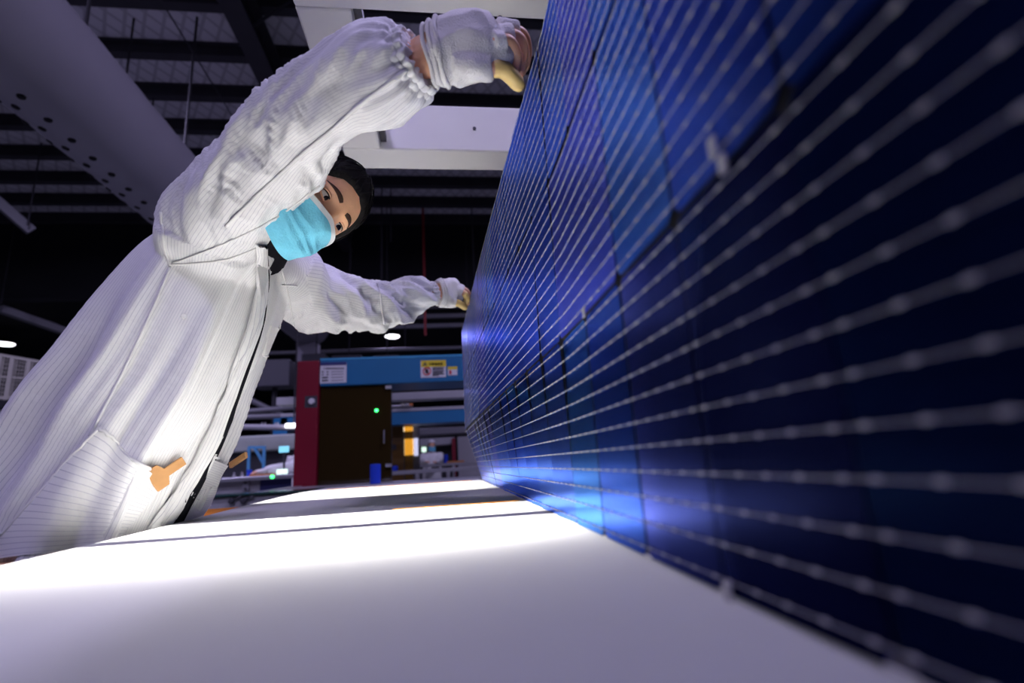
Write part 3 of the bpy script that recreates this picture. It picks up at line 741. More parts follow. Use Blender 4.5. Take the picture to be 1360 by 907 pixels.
# ------------------------------------------------------------------ hands
def J(l): return [P(*q) for q in l]
hr = {  # right hand at the top edge of the sheet (pixel, pixel, depth) and radii
 'index': ([(655, 56, .708), (676, 55, .716), (686, 74, .728), (684, 95, .738)], [.0095, .0090, .0085, .0075]),
 'middle': ([(660, 46, .722), (688, 50, .734), (696, 72, .746), (692, 97, .752)], [.0098, .0092, .0085, .0075]),
 'ring': ([(663, 40, .740), (692, 44, .754), (700, 66, .764), (697, 90, .766)], [.0095, .0088, .0080, .0072]),
 'little': ([(662, 38, .758), (690, 42, .774), (697, 60, .784), (695, 80, .786)], [.0085, .0078, .0072, .0065]),
 'thumb': ([(606, 84, .716), (640, 90, .714), (668, 92, .722), (688, 112, .738)], [.0145, .0125, .0110, .0090])}
hl = {  # left hand
 'index': ([(606, 386, 1.705), (616, 389, 1.715), (620, 398, 1.735), (617, 405, 1.750)], [.0105, .0100, .0090, .0080]),
 'middle': ([(607, 383, 1.725), (619, 386, 1.740), (623, 396, 1.760), (620, 404, 1.770)], [.0105, .0098, .0090, .0080]),
 'ring': ([(606, 382, 1.745), (618, 385, 1.765), (623, 394, 1.785), (620, 402, 1.790)], [.0100, .0092, .0085, .0078]),
 'little': ([(604, 383, 1.765), (615, 386, 1.785), (620, 394, 1.800), (618, 401, 1.800)], [.0090, .0082, .0075, .0070]),
 'thumb': ([(588, 396, 1.690), (600, 400, 1.695), (610, 403, 1.712), (617, 408, 1.735)], [.0140, .0120, .0105, .0090])}
palm_r = ([(556, 78, .732), (585, 70, .728), (615, 64, .726), (645, 54, .726), (662, 47, .730)], [(.029, .020), (.036, .020), (.043, .020), (.042, .019), (.030, .014)])
palm_l = ([(577, 389, 1.66), (588, 389, 1.685), (598, 389, 1.71), (607, 387, 1.73)], [(.028, .020), (.036, .021), (.042, .020), (.036, .016)])
PUPR = P(600, 20, .726)-P(600, 120, .726); PUPL = P(600, 350, 1.7)-P(600, 430, 1.7)
bm_ = MB(); bm_.v += hm.v; bm_.f += hm.f
bm_.add(em.v, em.f)
for hand in (hr, hl):
    for nm, (pts, rr) in hand.items():
        q = cr([(*p, r) for p, r in zip(J(pts), rr)], 14); bm_.tube([Vector(a[:3]) for a in q], [a[3] for a in q], 12, True)
for (pts, rr), fl in ((palm_r, PUPR), (palm_l, PUPL)):
    q = cr([(*p, *r) for p, r in zip(J(pts), rr)], 14); bm_.tube([Vector(a[:3]) for a in q], [(a[3], a[4]) for a in q], 20, False, fl)
for Lb, sc in ((LR, .36), (LL, .38)):
    n_ = len(Lb); bm_.tube([Vector(p[:3]) for p in Lb], [.046-.019*k/(n_-1) for k in range(n_)], 16)
# neck, trunk, hips and legs
bm_.tube([Vector((-.43, 1.10, 1.52)), Vector((-.40, 1.08, 1.57)), H(0, -.035, -.06), H(0, -.02, -.01)], [.062, .056, .054, .056], 20)
tb = trunk(1.0, .90, half_body); bm_.add(tb.v, tb.f)
for sg, off in ((-1, 0), (1, 0)):
    hp = Vector((-.650, 1.03+sg*.095, .95)); kn = Vector((-.655, 1.03+sg*.11, .50)); an = Vector((-.70, 1.03+sg*.115, .09))
    bm_.tube([hp+Vector((0, 0, .05)), hp, hp.lerp(kn, .5), kn, kn.lerp(an, .35), an, an+Vector((0, 0, -.06))], [.085, .090, .075, .056, .056, .040, .040], 18)
    bm_.tube([an+Vector((-.03, 0, -.05)), an+Vector((.05, 0, -.055)), an+Vector((.15, 0, -.06))], [.036, .035, .027], 12, True)
body_me = remesh(bm_, .0030, 2, .4)
body = obj('body', body_me, skin_m, per, True)

# ------------------------------------------------------------------ face details
for sg in (-1, 1):
    HL, UPH, LOH = .0150, .0062, .0048
    ctr = face(sg*.031, -.001, .0)
    g = []
    def lid(t, top):      # almond outline, inner corner at t=-1 (towards the nose)
        return (UPH if top else -LOH)*(1-abs(t)**2.2)**.75+(.0016*t)
    for v in np.linspace(0, 1, 9):
        row = []
        for t in np.linspace(-1, 1, 17):
            b = lid(t, False)*(1-v)+lid(t, True)*v; s = sg*.031+sg*t*HL
            rr = .0135; dz2 = (t*HL)**2+b*b
            row.append(ctr+HSD*(sg*t*HL)+HUP*b+HFW*(math.sqrt(max(0, rr*rr*1.35-dz2))-rr*1.16+.0052))
        g.append(row)
    eye = obj('eye', MB().grid(g), eyew_m, per, True, fixn=False)
    # iris and pupil bulging on the eyeball, looking towards the sheet
    gx, gu = -.0030, -.0008; im = MB(); rs = []
    for rad in (.0001, .0025, .0045, .0064):
        ring = []
        for k in range(20):
            a = 2*math.pi*k/20; x = gx+rad*math.cos(a); y = gu+rad*math.sin(a)
            y = min(y, lid(x*sg/HL, True)-.0003); y = max(y, lid(x*sg/HL, False)+.0003)
            ring.append(ctr+HSD*x+HUP*y+HFW*(math.sqrt(max(0, .0135**2*1.35-x*x-y*y))-.0135*1.16+.0056))
        rs.append(ring)
    obj('iris', im.rings(rs, cap=False), iris_m, eye, True, fixn=False)
    top = [ctr+HSD*(sg*t*HL*1.06)+HUP*(lid(t*.999, True)+.0004)+HFW*(.0050-.0065*t*t+.0005) for t in np.linspace(-1, 1, 15)]
    obj('upper_lash', MB().tube(top, [.0004+.0011*(1-abs(t)**3) for t in np.linspace(-1, 1, 15)], 8), lash_m, eye, True)
    fold = [ctr+HSD*(sg*t*HL*1.12)+HUP*(lid(t*.999, True)*1.0+.0030)+HFW*(.0040-.0070*t*t) for t in np.linspace(-1, 1, 15)]
    obj('upper_lid', MB().tube(fold, [.0008+.0024*(1-abs(t)**3) for t in np.linspace(-1, 1, 15)], 10), skin_m, eye, True)
    low = [ctr+HSD*(sg*t*HL*1.08)+HUP*(lid(t*.999, False)-.0012)+HFW*(.0040-.0065*t*t) for t in np.linspace(-1, 1, 15)]
    obj('lower_lid', MB().tube(low, [.0006+.0014*(1-abs(t)**3) for t in np.linspace(-1, 1, 15)], 8), skin_m, eye, True)
    br = []; wd = []
    for t in np.linspace(0, 1, 12):
        s = sg*(.012+.040*t); u = .0165+.0075*math.sin(math.pi*min(1, .15+t*.72)); br.append(face(s, u, .0004)); wd.append((.0046*(1-t**2.5)*(.7+.3*min(1, t*6))+.0005, .0012))
    obj('eyebrow', MB().tube(br, wd, 10, False, HUP), brow_m, per, True)

# ------------------------------------------------------------------ hair: cap following the skull, with a soft uneven edge
def hairline(f, s):
    fr = sstep(.0, .075, f); return -.055*(1-fr)**.8+.058*fr-.012*(abs(s)/.07)**2*fr
hv = MB(); rows = []; keep = []
for i in range(8, 64):
    la = -math.pi/2+math.pi*i/64; row = []
    for k in range(96):
        S, Fd, Up = head_pt(la, 2*math.pi*k/96); n_ = Vector((S/.074**2, Fd/.093**2, Up/.115**2)).normalized()
        edge = Up-hairline(Fd, S)-.005*noise.noise((k*.35, 3, i*.05))
        w = -.004+.013*sstep(-.004, .022, edge)+.0025*noise.noise((k*.9, i*.15, 2))*sstep(0, .02, edge)
        row.append((H(S+n_.x*w, Fd+n_.y*w, Up+n_.z*w), edge))
    rows.append(row)
vs = [p for r in rows for p, _ in r]; ed = [e for r in rows for _, e in r]; fs = []
for i in range(len(rows)-1):
    for k in range(96):
        q = (i*96+k, i*96+(k+1) % 96, (i+1)*96+(k+1) % 96, (i+1)*96+k)
        if max(ed[a] for a in q) > -.006: fs.append(q)
fs.append(tuple((len(rows)-1)*96+k for k in range(96)))
hv.add(vs, fs)
rr_ = random.Random(5)
for k in range(70):     # loose strands sweeping down the left temple and over the forehead edge
    a0 = rr_.uniform(.35, 1.0); S0 = -.030-.045*a0; U0 = .070-.045*a0*a0
    f0 = .062-.045*a0
    ln = rr_.uniform(.05, .10); pts = []
    for t in np.linspace(0, 1, 6):
        pts.append(H(S0-.006*math.sin(t*1.8)-.004*t*rr_.random(), f0+.004+.004*math.sin(t*2.4)+rr_.uniform(-.001, .001), U0+.016-ln*t))
    hv.tube(pts, [.0012, .0013, .0012, .0010, .0008, .0004], 5)
for k in range(260):    # strands lying over the cap
    la = rr_.uniform(.15, 1.35); lo = rr_.uniform(0, 2*math.pi); pts = []
    lift = rr_.uniform(.0085, .0125); dl = rr_.uniform(.05, .12); tw = rr_.uniform(-.25, .25)
    for t in range(6):
        S, Fd, Up = head_pt(la-dl*t, lo+tw*t*.3); n_ = Vector((S/.074**2, Fd/.093**2, Up/.115**2)).normalized()
        if Up-hairline(Fd, S) < -.006: break
        pts.append(H(S+n_.x*lift, Fd+n_.y*lift, Up+n_.z*lift))
    if len(pts) > 2: hv.tube(pts, [.0010]*(len(pts)-1)+[.0003], 5)
hair = obj('hair', hv, hair_m, per, True)

# ------------------------------------------------------------------ face mask
def mask_pt(a, v, off=0):
    """a: -1 .. 1 round the face, v: 0 at the top edge .. 1 below the chin"""
    top = -.020-.014*abs(a)**1.5+.004*math.exp(-(a/.18)**2); bot = -.128+.030*abs(a)**1.7
    u = top+(bot-top)*v; ang = a*1.32
    f_front = .103+.017*math.exp(-((v-.26)/.22)**2)*math.exp(-(a/.33)**2)-.030*max(0, v-.62)**1.3*2.2
    pl = sum(.0055*(((v-c)/.12) if 0 < v-c < .12 else 0)*(1-abs(a)**4) for c in (.30, .46, .62))
    # tent folds running out from the nose to the ears
    cz = .009*math.sin(9*v+5*abs(a))*abs(a)*(1-abs(a))*3
    f = (f_front+pl+cz+off)*math.cos(ang)**.85 if math.cos(ang) > 0 else 0
    s = (.079+off*.8-.012*max(0, v-.5))*math.sin(ang)
    return H(s, f, u)
mm = MB(); A = np.linspace(-1, 1, 49); V = np.linspace(0, 1, 33)
mm.grid([[mask_pt(a, v) for a in A] for v in V]); k = len(mm.v); mm.grid([[mask_pt(a, v, -.0015) for a in A] for v in V])
mask = obj('face_mask', mm, mask_m, per, True, label='pale blue pleated surgical face mask')
bd = MB(); bd.grid([[mask_pt(a, v, .0012) for a in A] for v in np.linspace(-.015, .085, 5)]); obj('mask_binding', bd, maskw_m, mask, True)
for sg in (-1, 1):
    b2 = MB(); b2.grid([[mask_pt(a, v, .0012) for a in np.linspace(sg*.93, sg*1.0, 4)] for v in np.linspace(0, 1, 17)]); obj('mask_binding', b2, maskw_m, mask, True)
    for v0 in (.03, .97):
        st = mask_pt(sg, v0); en = H(sg*.082, -.012, .012 if v0 < .5 else -.038)
        obj('ear_loop', MB().tube([st, st.lerp(en, .5)+HSD*sg*.004, en], .0012, 6), maskw_m, mask, True)

# ------------------------------------------------------------------ gloves (fingerless knit) and finger cots
def glove(palm, hand, fl, thumb_n, name):
    g = MB(); pts, rr = palm; J0 = J(pts)
    q = cr([(*p, *r) for p, r in zip(J0, rr)], 16); i0 = 2
    g.tube([Vector(a[:3]) for a in q[i0:]], [(a[3]+.009, a[4]+.010) for a in q[i0:]], 24, False, fl)
    for nm, (p2, r2) in hand.items():
        w = cr([(*p, r) for p, r in zip(J(p2), r2)], 14); e = thumb_n if nm == 'thumb' else 4
        g.tube([Vector(a[:3]) for a in w[:e]], [a[3]+.0050 for a in w[:e]], 14)
    me = remesh(g, .0021, 4, .5)
    n2 = len(me.vertices); c = np.empty(n2*3); me.vertices.foreach_get('co', c); c = c.reshape(-1, 3); nn = np.empty(n2*3); me.vertices.foreach_get('normal', nn); nn = nn.reshape(-1, 3)
    ax = Vector(J0[-1])-Vector(J0[0]); L = ax.length; ax.normalize()
    for i in range(n2):
        v = Vector(c[i]); t = (v-J0[0]).dot(ax)
        d = .0045*noise.noise(v*30+Vector((3, 1, 2)))+.0040*(1-abs(noise.noise(v*20)*2.4))-.002+.0022*math.sin(t*310+4*noise.noise(v*14))*math.exp(-((t-.030)/.014)**2)
        c[i] += nn[i]*d
    me.vertices.foreach_set('co', c.ravel()); me.update()
    return obj(name, me, knit_m, per, True)
glove(palm_r, hr, 8, 8, 'knit_glove') if False else glove(palm_r, hr, PUPR, 7, 'knit_glove')
glove(palm_l, hl, PUPL, 7, 'knit_glove')
for (pts, rr), fl in ((palm_r, PUPR), (palm_l, PUPL)):       # rolled knit rims at the wrist openings
    q = cr([(*p, *r) for p, r in zip(J(pts), rr)], 16); gl_ = [o for o in per.children if o.name.startswith('knit_glove')][0 if fl is PUPR else 1]
    for k_, i_ in enumerate((2, 3, 4)):
        c_ = Vector(q[i_][:3]); d_ = (Vector(q[i_+1][:3])-Vector(q[i_-1][:3])).normalized()
        gathered(c_, d_, fl, q[i_][3]+.0085+.0012*k_, q[i_][4]+.0095+.0012*k_, .0032, 7+k_, 'glove_rim', knit_m, gl_, .0034, .0009)
def cot(hand, nm, i0):
    p2, r2 = hand[nm]; w = cr([(*p, r) for p, r in zip(J(p2), r2)], 14)
    obj('finger_cot', MB().tube([Vector(a[:3]) for a in w[i0:]], [a[3]+.0016 for a in w[i0:]], 14, True), cot_m, per, True)
cot(hr, 'thumb', 7); cot(hl, 'thumb', 6); cot(hl, 'index', 5)

# ------------------------------------------------------------------ dark shirt at the collar, trousers, shoes
sm = MB(); sm.tube([Vector((-.44, 1.10, 1.50)), Vector((-.415, 1.085, 1.56)), H(0, -.035, -.085)], [.080, .076, .066], 24)
obj('shirt_collar', sm, black_m, per, True)
tr = MB()
for sg in (-1, 1):
    hp = Vector((-.650, 1.03+sg*.095, .98)); kn = Vector((-.655, 1.03+sg*.11, .50)); an = Vector((-.70, 1.03+sg*.115, .10))
    tr.tube([hp, hp.lerp(kn, .5), kn, kn.lerp(an, .5), an], [.105, .095, .080, .072, .066], 20)
obj('trousers', remesh(tr, .008, 3), black_m, per, True)
for sg in (-1, 1):
    an = Vector((-.70, 1.03+sg*.115, .0))
    obj('shoe', MB().tube([an+Vector((-.05, 0, .045)), an+Vector((.03, 0, .055)), an+Vector((.10, 0, .042)), an+Vector((.17, 0, .034))], [(.042, .044), (.045, .054), (.048, .041), (.040, .032)], 16, True, (0, 1, 0)), coatd_m, per, True)

# wooden clips tucked into the coat pockets (things of their own)
def clip(pts, w, label, lift=.010):
    q = cr(pts, 10); rows = []
    h0, n0 = surf(*pts[0], lift)
    path = [surf(x, y, lift+.004*i/9)[0] for i, (x, y) in enumerate(q)]
    t = (path[-1]-path[0]).normalized(); b = t.cross(n0).normalized(); m = MB()
    ws = np.interp(np.linspace(0, 1, 10), [0, .40, .41, 1], w)
    rs = [[p+b*s*ww+n0*zz for s, zz in ((-1, 0), (1, 0), (1, .005), (-1, .005))] for p, ww in zip([path[0]+(path[-1]-path[0])*k/9 for k in range(10)], ws)]
    m.rings(rs); o = obj('wooden_clip', m, wood_m, label=label, cat='clip')
clip([(196, 640), (212, 624), (234, 607)], [.020, .020, .0075, .0075], 'flat wooden clip tucked into the large pocket of the white coat')
a = P(306, 618, 1.10); b = P(327, 604, 1.08)
obj('wooden_stick', MB().box((a+b)/2, ((b-a).length, .006, .012), (b-a).to_track_quat('X', 'Z').to_matrix()), wood_m, label='short brown wooden stick in the far coat pocket', cat='stick')
# ================================================================== the blue and red machine behind the table
MY = 4.4
def pbox(x0, y0, x1, y1, Y, depth, m=None, b=0):
    """box whose near face spans two pixels on the plane Y and which runs back by depth"""
    a = aty(x0, y0, Y); c = aty(x1, y1, Y); mb = m or MB()
    lo = (min(a.x, c.x), Y, min(a.z, c.z)); hi = (max(a.x, c.x), Y+depth, max(a.z, c.z))
    return mb.bevbox([(p+q)/2 for p, q in zip(lo, hi)], [q-p for p, q in zip(lo, hi)], b) if b else mb.bb(lo, hi)
mac = thing('inspection_machine', (-.2, MY+.3, 0), 'tall machine with blue header, dark red column and smoked amber door', 'machine')
rc = obj('red_column', MB().bevbox((-1.132, MY+.22, 1.005), (.178, .50, 2.01), .012), red_m, mac)
sp = obj('switch_plate', pbox(405, 526, 421, 541, MY-.032, .004), dgrey_m, rc)
q = aty(414, 533, MY-.034); obj('button', MB().lathe([(.026, -.01), (.026, .008), (.022, .014), (.001, .015)], q, 14, (0, -1, 0)), paper_m, rc, 'auto')
obj('header', MB().bevbox((-.09, MY+.22, 1.905), (1.90, .46, .22), .008), blue_m, mac)
obj('header_cap', MB().bb((-1.04, MY-.012, 2.013), (.86, MY+.44, 2.03)), mat('paint_blue_light', (.05, .34, .58), .4), mac)
door = obj('door', MB().bb((-1.038, MY+.02, .60), (-.46, MY+.035, 1.79)), amber_m, mac)
obj('door_edge', MB().bb((-.515, MY+.036, .60), (-.462, MY+.044, 1.79)), amber2_m, door)
obj('door_handle', MB().tube([aty(510, 571, MY-.01), aty(510, 589, MY-.01)], .006, 8), alu_m, door)
for py in (514, 618): obj('hinge', pbox(512, py-2, 520, py+2, MY, .02), alu_m, door)
obj('back_panel', MB().bb((-1.04, MY+.43, .55), (-.50, MY+.46, 1.79)), dgrey_m, mac)
obj('base', MB().bevbox((-.10, MY+.22, .30), (1.88, .46, .60), .01), grey_m, mac)
obj('inner_screen', pbox(428, 569, 470, 601, MY+.25, .02), grey_m, mac)
q = aty(500, 545, MY+.01); obj('status_led', MB().lathe([(.001, .006), (.012, .005), (.014, 0)], q, 12, (0, -1, 0)), green_m, mac)
obj('right_post', MB().bevbox((.80, MY+.22, .90), (.12, .46, 1.8), .01), red_m, mac)
# --- notices on the header (flat prints)
def sign(x0, y0, x1, y1, name, label):
    t = thing(name, aty((x0+x1)/2, y1, MY-.012), label, 'sign')
    obj('plate', pbox(x0, y0, x1, y1, MY-.014, .003), paper_m, t); return t
def strip(t, x0, y0, x1, y1, m, name='print'): obj(name, pbox(x0, y0, x1, y1, MY-.0155, .0012), m, t)
s1 = sign(425.5, 483, 460, 508, 'notice_sheet', 'white printed notice with a dark blue heading beside the red column')
strip(s1, 425.5, 481.5, 460, 484.5, navy_m); strip(s1, 430, 488.6, 431.2, 490.2, ink_m)
for k in range(9): strip(s1, 433+k*2.7, 488.3, 434.9+k*2.7, 490.4, ink_m)
for k, py in enumerate((493, 496.5)):
    strip(s1, 427.5, py, 429.5, py+1.8, ink_m); strip(s1, 434, py, 436, py+1.8, ink_m)
for py in (500.5, 504.5): strip(s1, 427.5, py, 435.5, py+1.8, ink_m)
for py in (493.2, 496.7, 500.7, 504.7): strip(s1, 440, py, 456, py+.7, grey_m)
s2 = sign(558.5, 479.5, 592.5, 500.5, 'warning_sign', 'white warning sign with yellow heading and red no-touch symbol')
strip(s2, 559, 479, 592.5, 486.6, yel_m)
def flat(t, poly, m, name='print'):
    obj(name, MB().prism([aty(a, b, MY-.0170) for a, b in poly], (0, .0012, 0)), m, t)
flat(s2, [(561.5, 485.6), (567.5, 485.4), (564.4, 480.6)], ink_m); flat(s2, [(563, 484.8), (566, 484.7), (564.5, 482.3)], yel_m)
for k in range(5): strip(s2, 570+k*3.7, 481.8, 572.9+k*3.7, 484.9, ink_m)
c = aty(567, 493, MY-.017)
obj('prohibition_ring', MB().rings([[c+Vector((math.cos(a)*r, -d, math.sin(a)*r)) for a in np.linspace(0, 2*math.pi, 24, endpoint=False)] for r, d in ((.036, 0), (.036, .002), (.027, .002), (.027, 0))], cap=False), sred_m, s2)
flat(s2, [(563.3, 489.5), (564.5, 488.6), (570.8, 496.4), (569.6, 497.4)], sred_m)
flat(s2, [(565, 490.4), (568.6, 490.2), (569.4, 495.5), (566.6, 496.3), (564.6, 494)], ink_m, 'hand_symbol')
for k, py in enumerate((487.9, 490.0, 492.4, 494.3, 496.2, 498.1)): strip(s2, 574.5, py, (590, 589, 590, 588, 590, 583)[k], py+.95, ink_m)
s3 = sign(594.5, 487, 607.5, 498, 'caution_label', 'small yellow headed caution label at the sheet edge of the blue header')
strip(s3, 594.5, 487, 607.5, 490.4, yel_m); flat(s3, [(596.5, 492), (599.5, 491.9), (599.8, 496.8), (596.7, 497)], sred_m)
# --- infeed conveyor of the machine and the blue roll that stands on it
cz = aty(500, 641.5, 3.7).z
inf = thing('infeed_conveyor', (-.3, 3.5, 0), 'pale grey infeed conveyor in front of the blue machine', 'conveyor')
for sx in (-1.16, .62): obj('side_rail', MB().bevbox((sx, 3.81, cz-.06), (.06, 1.0, .12), .006), alu_m, inf)
for k in range(10): obj('roller', MB().tube([(-1.13, 3.38+k*.095, cz-.035), (.59, 3.38+k*.095, cz-.035)], .030, 10), alu_m, inf, 'auto')
for sx in (-1.16, .62):
    for y in (3.4, 4.2): obj('leg', MB().bb((sx-.03, y-.03, 0), (sx+.03, y+.03, cz-.12)), alu_m, inf)
q = aty(498.5, 640, 3.7)
ro = thing('blue_roll', (q.x, 3.7, cz-.005), 'upright bright blue roll standing in front of the smoked door', 'roll')
obj('film_wrap', MB().lathe([(.030, 0), (.036, .003), (.036, .128), (.030, .131)], (q.x, 3.7, cz-.005), 24), roll_m, ro, 'auto')
obj('core', MB().lathe([(.016, .131), (.016, .136), (.011, .136), (.011, .130)], (q.x, 3.7, cz-.005), 18), dgrey_m, ro, 'auto')

# ================================================================== bench line beside the machine, with a second worker
def worker(loc, yaw, h, name_label, reach, cap_m, seed, low=0):
    """standing worker in a white coat: body, coat, cap, mask, hair; reach = hand targets in world space"""
    t = thing('person', loc, name_label, 'person'); L = Vector(loc); R = Matrix.Rotation(yaw, 3, 'Z'); k = h/1.68
    def W(x, y, z): return L+R@(Vector((x, y, z))*k)
    b = MB(); ce = W(0, .02, 1.56)
    b.rings([[ce+R@(Vector((.074*math.cos(a)*math.cos(la), .092*math.sin(a)*math.cos(la), .112*math.sin(la)))*k) for a in np.linspace(0, 2*math.pi, 24, endpoint=False)] for la in np.linspace(-1.5, 1.5, 14)])
    b.tube([W(0, .11, 1.56), W(0, .125, 1.535)], [.008*k, .015*k], 8, True)
    b.tube([W(0, 0, 1.38), W(0, 0, 1.50)], .05*k, 14)
    b.tube([W(0, 0, .86), W(0, 0, 1.10), W(0, 0, 1.30), W(0, 0, 1.42)], [(.16*k, .11*k), (.14*k, .10*k), (.17*k, .11*k), (.10*k, .07*k)], 20, False, R@Vector((1, 0, 0)))
    for sg in (-1, 1): b.tube([W(sg*.09, 0, .88), W(sg*.10, .01, .48), W(sg*.10, -.02, .07)], [.085*k, .058*k, .042*k], 14); b.tube([W(sg*.10, -.04, .04), W(sg*.10, .13, .035)], [.04*k, .032*k], 10, True)
    c = MB(); c.tube([W(0, 0, .62), W(0, 0, .95), W(0, 0, 1.20), W(0, 0, 1.36), W(0, 0, 1.43)], [(.215*k, .165*k), (.20*k, .15*k), (.195*k, .14*k), (.185*k, .12*k), (.09*k, .075*k)], 24, False, R@Vector((1, 0, 0)))
    gl = []
    for sg, tgt in zip((-1, 1), reach):
        sh = W(sg*.175, 0, 1.36); tg = Vector(tgt) if tgt else W(sg*.24, .08, .84); mid_ = (sh+tg)/2+Vector((0, 0, -.05))+R@Vector((sg*.04, -.03, 0))
        wr = mid_.lerp(tg, .72); b.tube([sh, mid_, wr], [.05*k, .042*k, .03*k], 12); c.tube([sh, mid_, mid_.lerp(wr, .8), wr], [.085*k, .072*k, .06*k, .045*k], 16)
        d = (tg-wr).normalized(); sd = d.cross(Vector((0, 0, 1))).normalized()
        b.tube([wr, wr.lerp(tg, .6)], [(.036*k, .018*k), (.042*k, .018*k)], 12, False, sd)
        for i in range(4):
            s0 = wr.lerp(tg, .5)+sd*(.028-.018*i)*k; b.tube([s0, s0+d*.05*k, s0+d*.085*k+Vector((0, 0, -.015*k))], [.010*k, .009*k, .008*k], 8, True)
        b.tube([wr.lerp(tg, .15)+sd*.03*k, wr.lerp(tg, .5)+sd*.055*k, wr.lerp(tg, .9)+sd*.05*k], [.013*k, .011*k, .009*k], 8, True)
        g = MB(); g.tube([wr.lerp(mid_, .05), wr.lerp(tg, .35), wr.lerp(tg, .75)], [(.042*k, .03*k), (.048*k, .026*k), (.050*k, .022*k)], 14, True, sd); gl.append(g)
    obj('body', remesh(b, .007, 2), skin_m, t, True); obj('coat', remesh(c, .011, 3), coatd_m, t, True)
    for g in gl: obj('glove', g, knit_m, t, True)
    hr_ = MB(); rows = []
    for la in np.linspace(-.55, 1.5, 10): rows.append([ce+R@(Vector((.080*math.cos(a)*math.cos(la), -.006+.098*math.sin(a)*math.cos(la)*(1 if math.sin(a) < 0 else .80 if la < .45 else 1), .117*math.sin(la)))*k) for a in np.linspace(0, 2*math.pi, 24, endpoint=False)])
    obj('hair', hr_.rings(rows), hair_m, t, True)
    cp = MB(); rows = []
    for la, e in ((.36, .092), (.42, .097), (.8, .097), (1.15, .094), (1.5, .09)): rows.append([ce+R@(Vector((e*.93*math.cos(a)*math.cos(la*.95), e*1.13*math.sin(a)*math.cos(la*.95), .036+.10*math.sin(la)))*k) for a in np.linspace(0, 2*math.pi, 24, endpoint=False)])
    cap = obj('cap', cp.rings(rows), cap_m, t, True)
    mk = MB(); mk.grid([[ce+R@(Vector((.080*math.sin(a), .100*math.cos(a)+.014*math.exp(-((v-.3)/.3)**2)*math.cos(a)**4, -.012-.10*v))*k) for a in np.linspace(-1.25, 1.25, 13)] for v in np.linspace(0, 1, 8)])
    obj('face_mask', mk, mask_m, t, True)
    for sg in (-1, 1):
        e = ce+R@(Vector((sg*.030, .087, .012))*k); obj('eye', MB().lathe([(.001, .005), (.006, .004), (.009, 0)], e, 10, R@Vector((0, 1, 0))), lash_m, t, True)
        obj('shoe', MB().tube([W(sg*.10, -.07, .045), W(sg*.10, .05, .05), W(sg*.10, .15, .036)], [.042*k, .047*k, .036*k], 12, True), coatd_m, t, True)
    return t
hand = aty(338, 627, 5.75)
wq = aty(396, 600, 6.2)
worker((wq.x+.02, 6.42, 0), math.radians(150), 1.60, 'person in pale coat reaching over the bench behind the red column', (None, hand) if False else (hand, None), mat('cap_violet', (.45, .42, .55), .8), 1)
BY = 5.55
bz = aty(345, 632, BY).z
be = thing('work_bench', (-2.3, BY+.3, 0), 'long grey work bench under the gloved hand beside the red column', 'bench')
obj('bench_top', MB().bevbox((-2.45, BY+.28, bz-.02), (2.6, .62, .04), .006), alu_m, be)
obj('front_panel', pbox(270, 636, 344, 664, BY+.05, .02), dim_m, be); obj('front_panel', pbox(345, 634, 386, 658, BY+.06, .02), navy_m, be)
for px in (326,): 
    obj('bracket', pbox(px-4, 638, px+4, 652, BY+.02, .03, b=.004), grey_m, be)
    for py in (641, 649):
        q = aty(px, py, BY+.02); obj('knob', MB().lathe([(.012, 0), (.012, .012), (.001, .014)], q, 10, (0, -1, 0)), dgrey_m, be)
for x in (-3.6, -2.4, -1.25):
    for y in (BY+.05, BY+.5): obj('leg', MB().bb((x-.03, y-.03, 0), (x+.03, y+.03, bz-.04)), alu_m, be)
q = aty(374, 626, BY+.2); obj('indicator_box', MB().bevbox((q.x, BY+.22, bz+.03), (.10, .05, .05), .006), ind_m, label='small glowing pale green display on the grey bench', cat='display')
q = aty(363, 630, BY); obj('green_led', MB().lathe([(.018, 0), (.014, .012), (.001, .014)], (q.x, BY-.03, bz-.015), 12, (0, -1, 0)), green_m, be, 'auto')
q = aty(358, 630, BY+.3); obj('orange_tray', MB().bevbox((q.x, BY+.10, bz+.0105), (.22, .12, .02), .004), mat('tray_orange', (.60, .24, .05), .5), label='flat orange tray lying on the grey bench', cat='tray')
q = aty(329, 625, BY+.3); obj('blue_cup', MB().lathe([(.02, 0), (.028, .07), (.024, .07), (.018, .01)], (q.x, BY+.35, bz), 16), roll_m, label='small blue cup on the grey bench', cat='cup', smooth='auto')
for k, px in enumerate((312, 320, 338)):
    q = aty(px, 628, BY+.2); obj('metal_fitting', MB().lathe([(.016, 0), (.016, .02), (.009, .024), (.009, .05), (.001, .052)], (q.x, BY+.18+.05*k, bz), 12), alu_m, label='small metal fitting lying on the grey bench', cat='fitting', group='metal fittings on the bench')
q = aty(381, 597, 5.9); obj('cyan_screen', MB().bevbox((q.x, 5.80, q.z), (.10, .02, .065), .004), cyan_m, label='small cyan lit screen beside the masked worker', cat='screen')
obj('screen_arm', MB().tube([(q.x, 5.815, q.z-.03), (q.x, 5.83, bz)], .012, 8), dgrey_m, label='thin dark arm carrying the cyan screen', cat='stand')
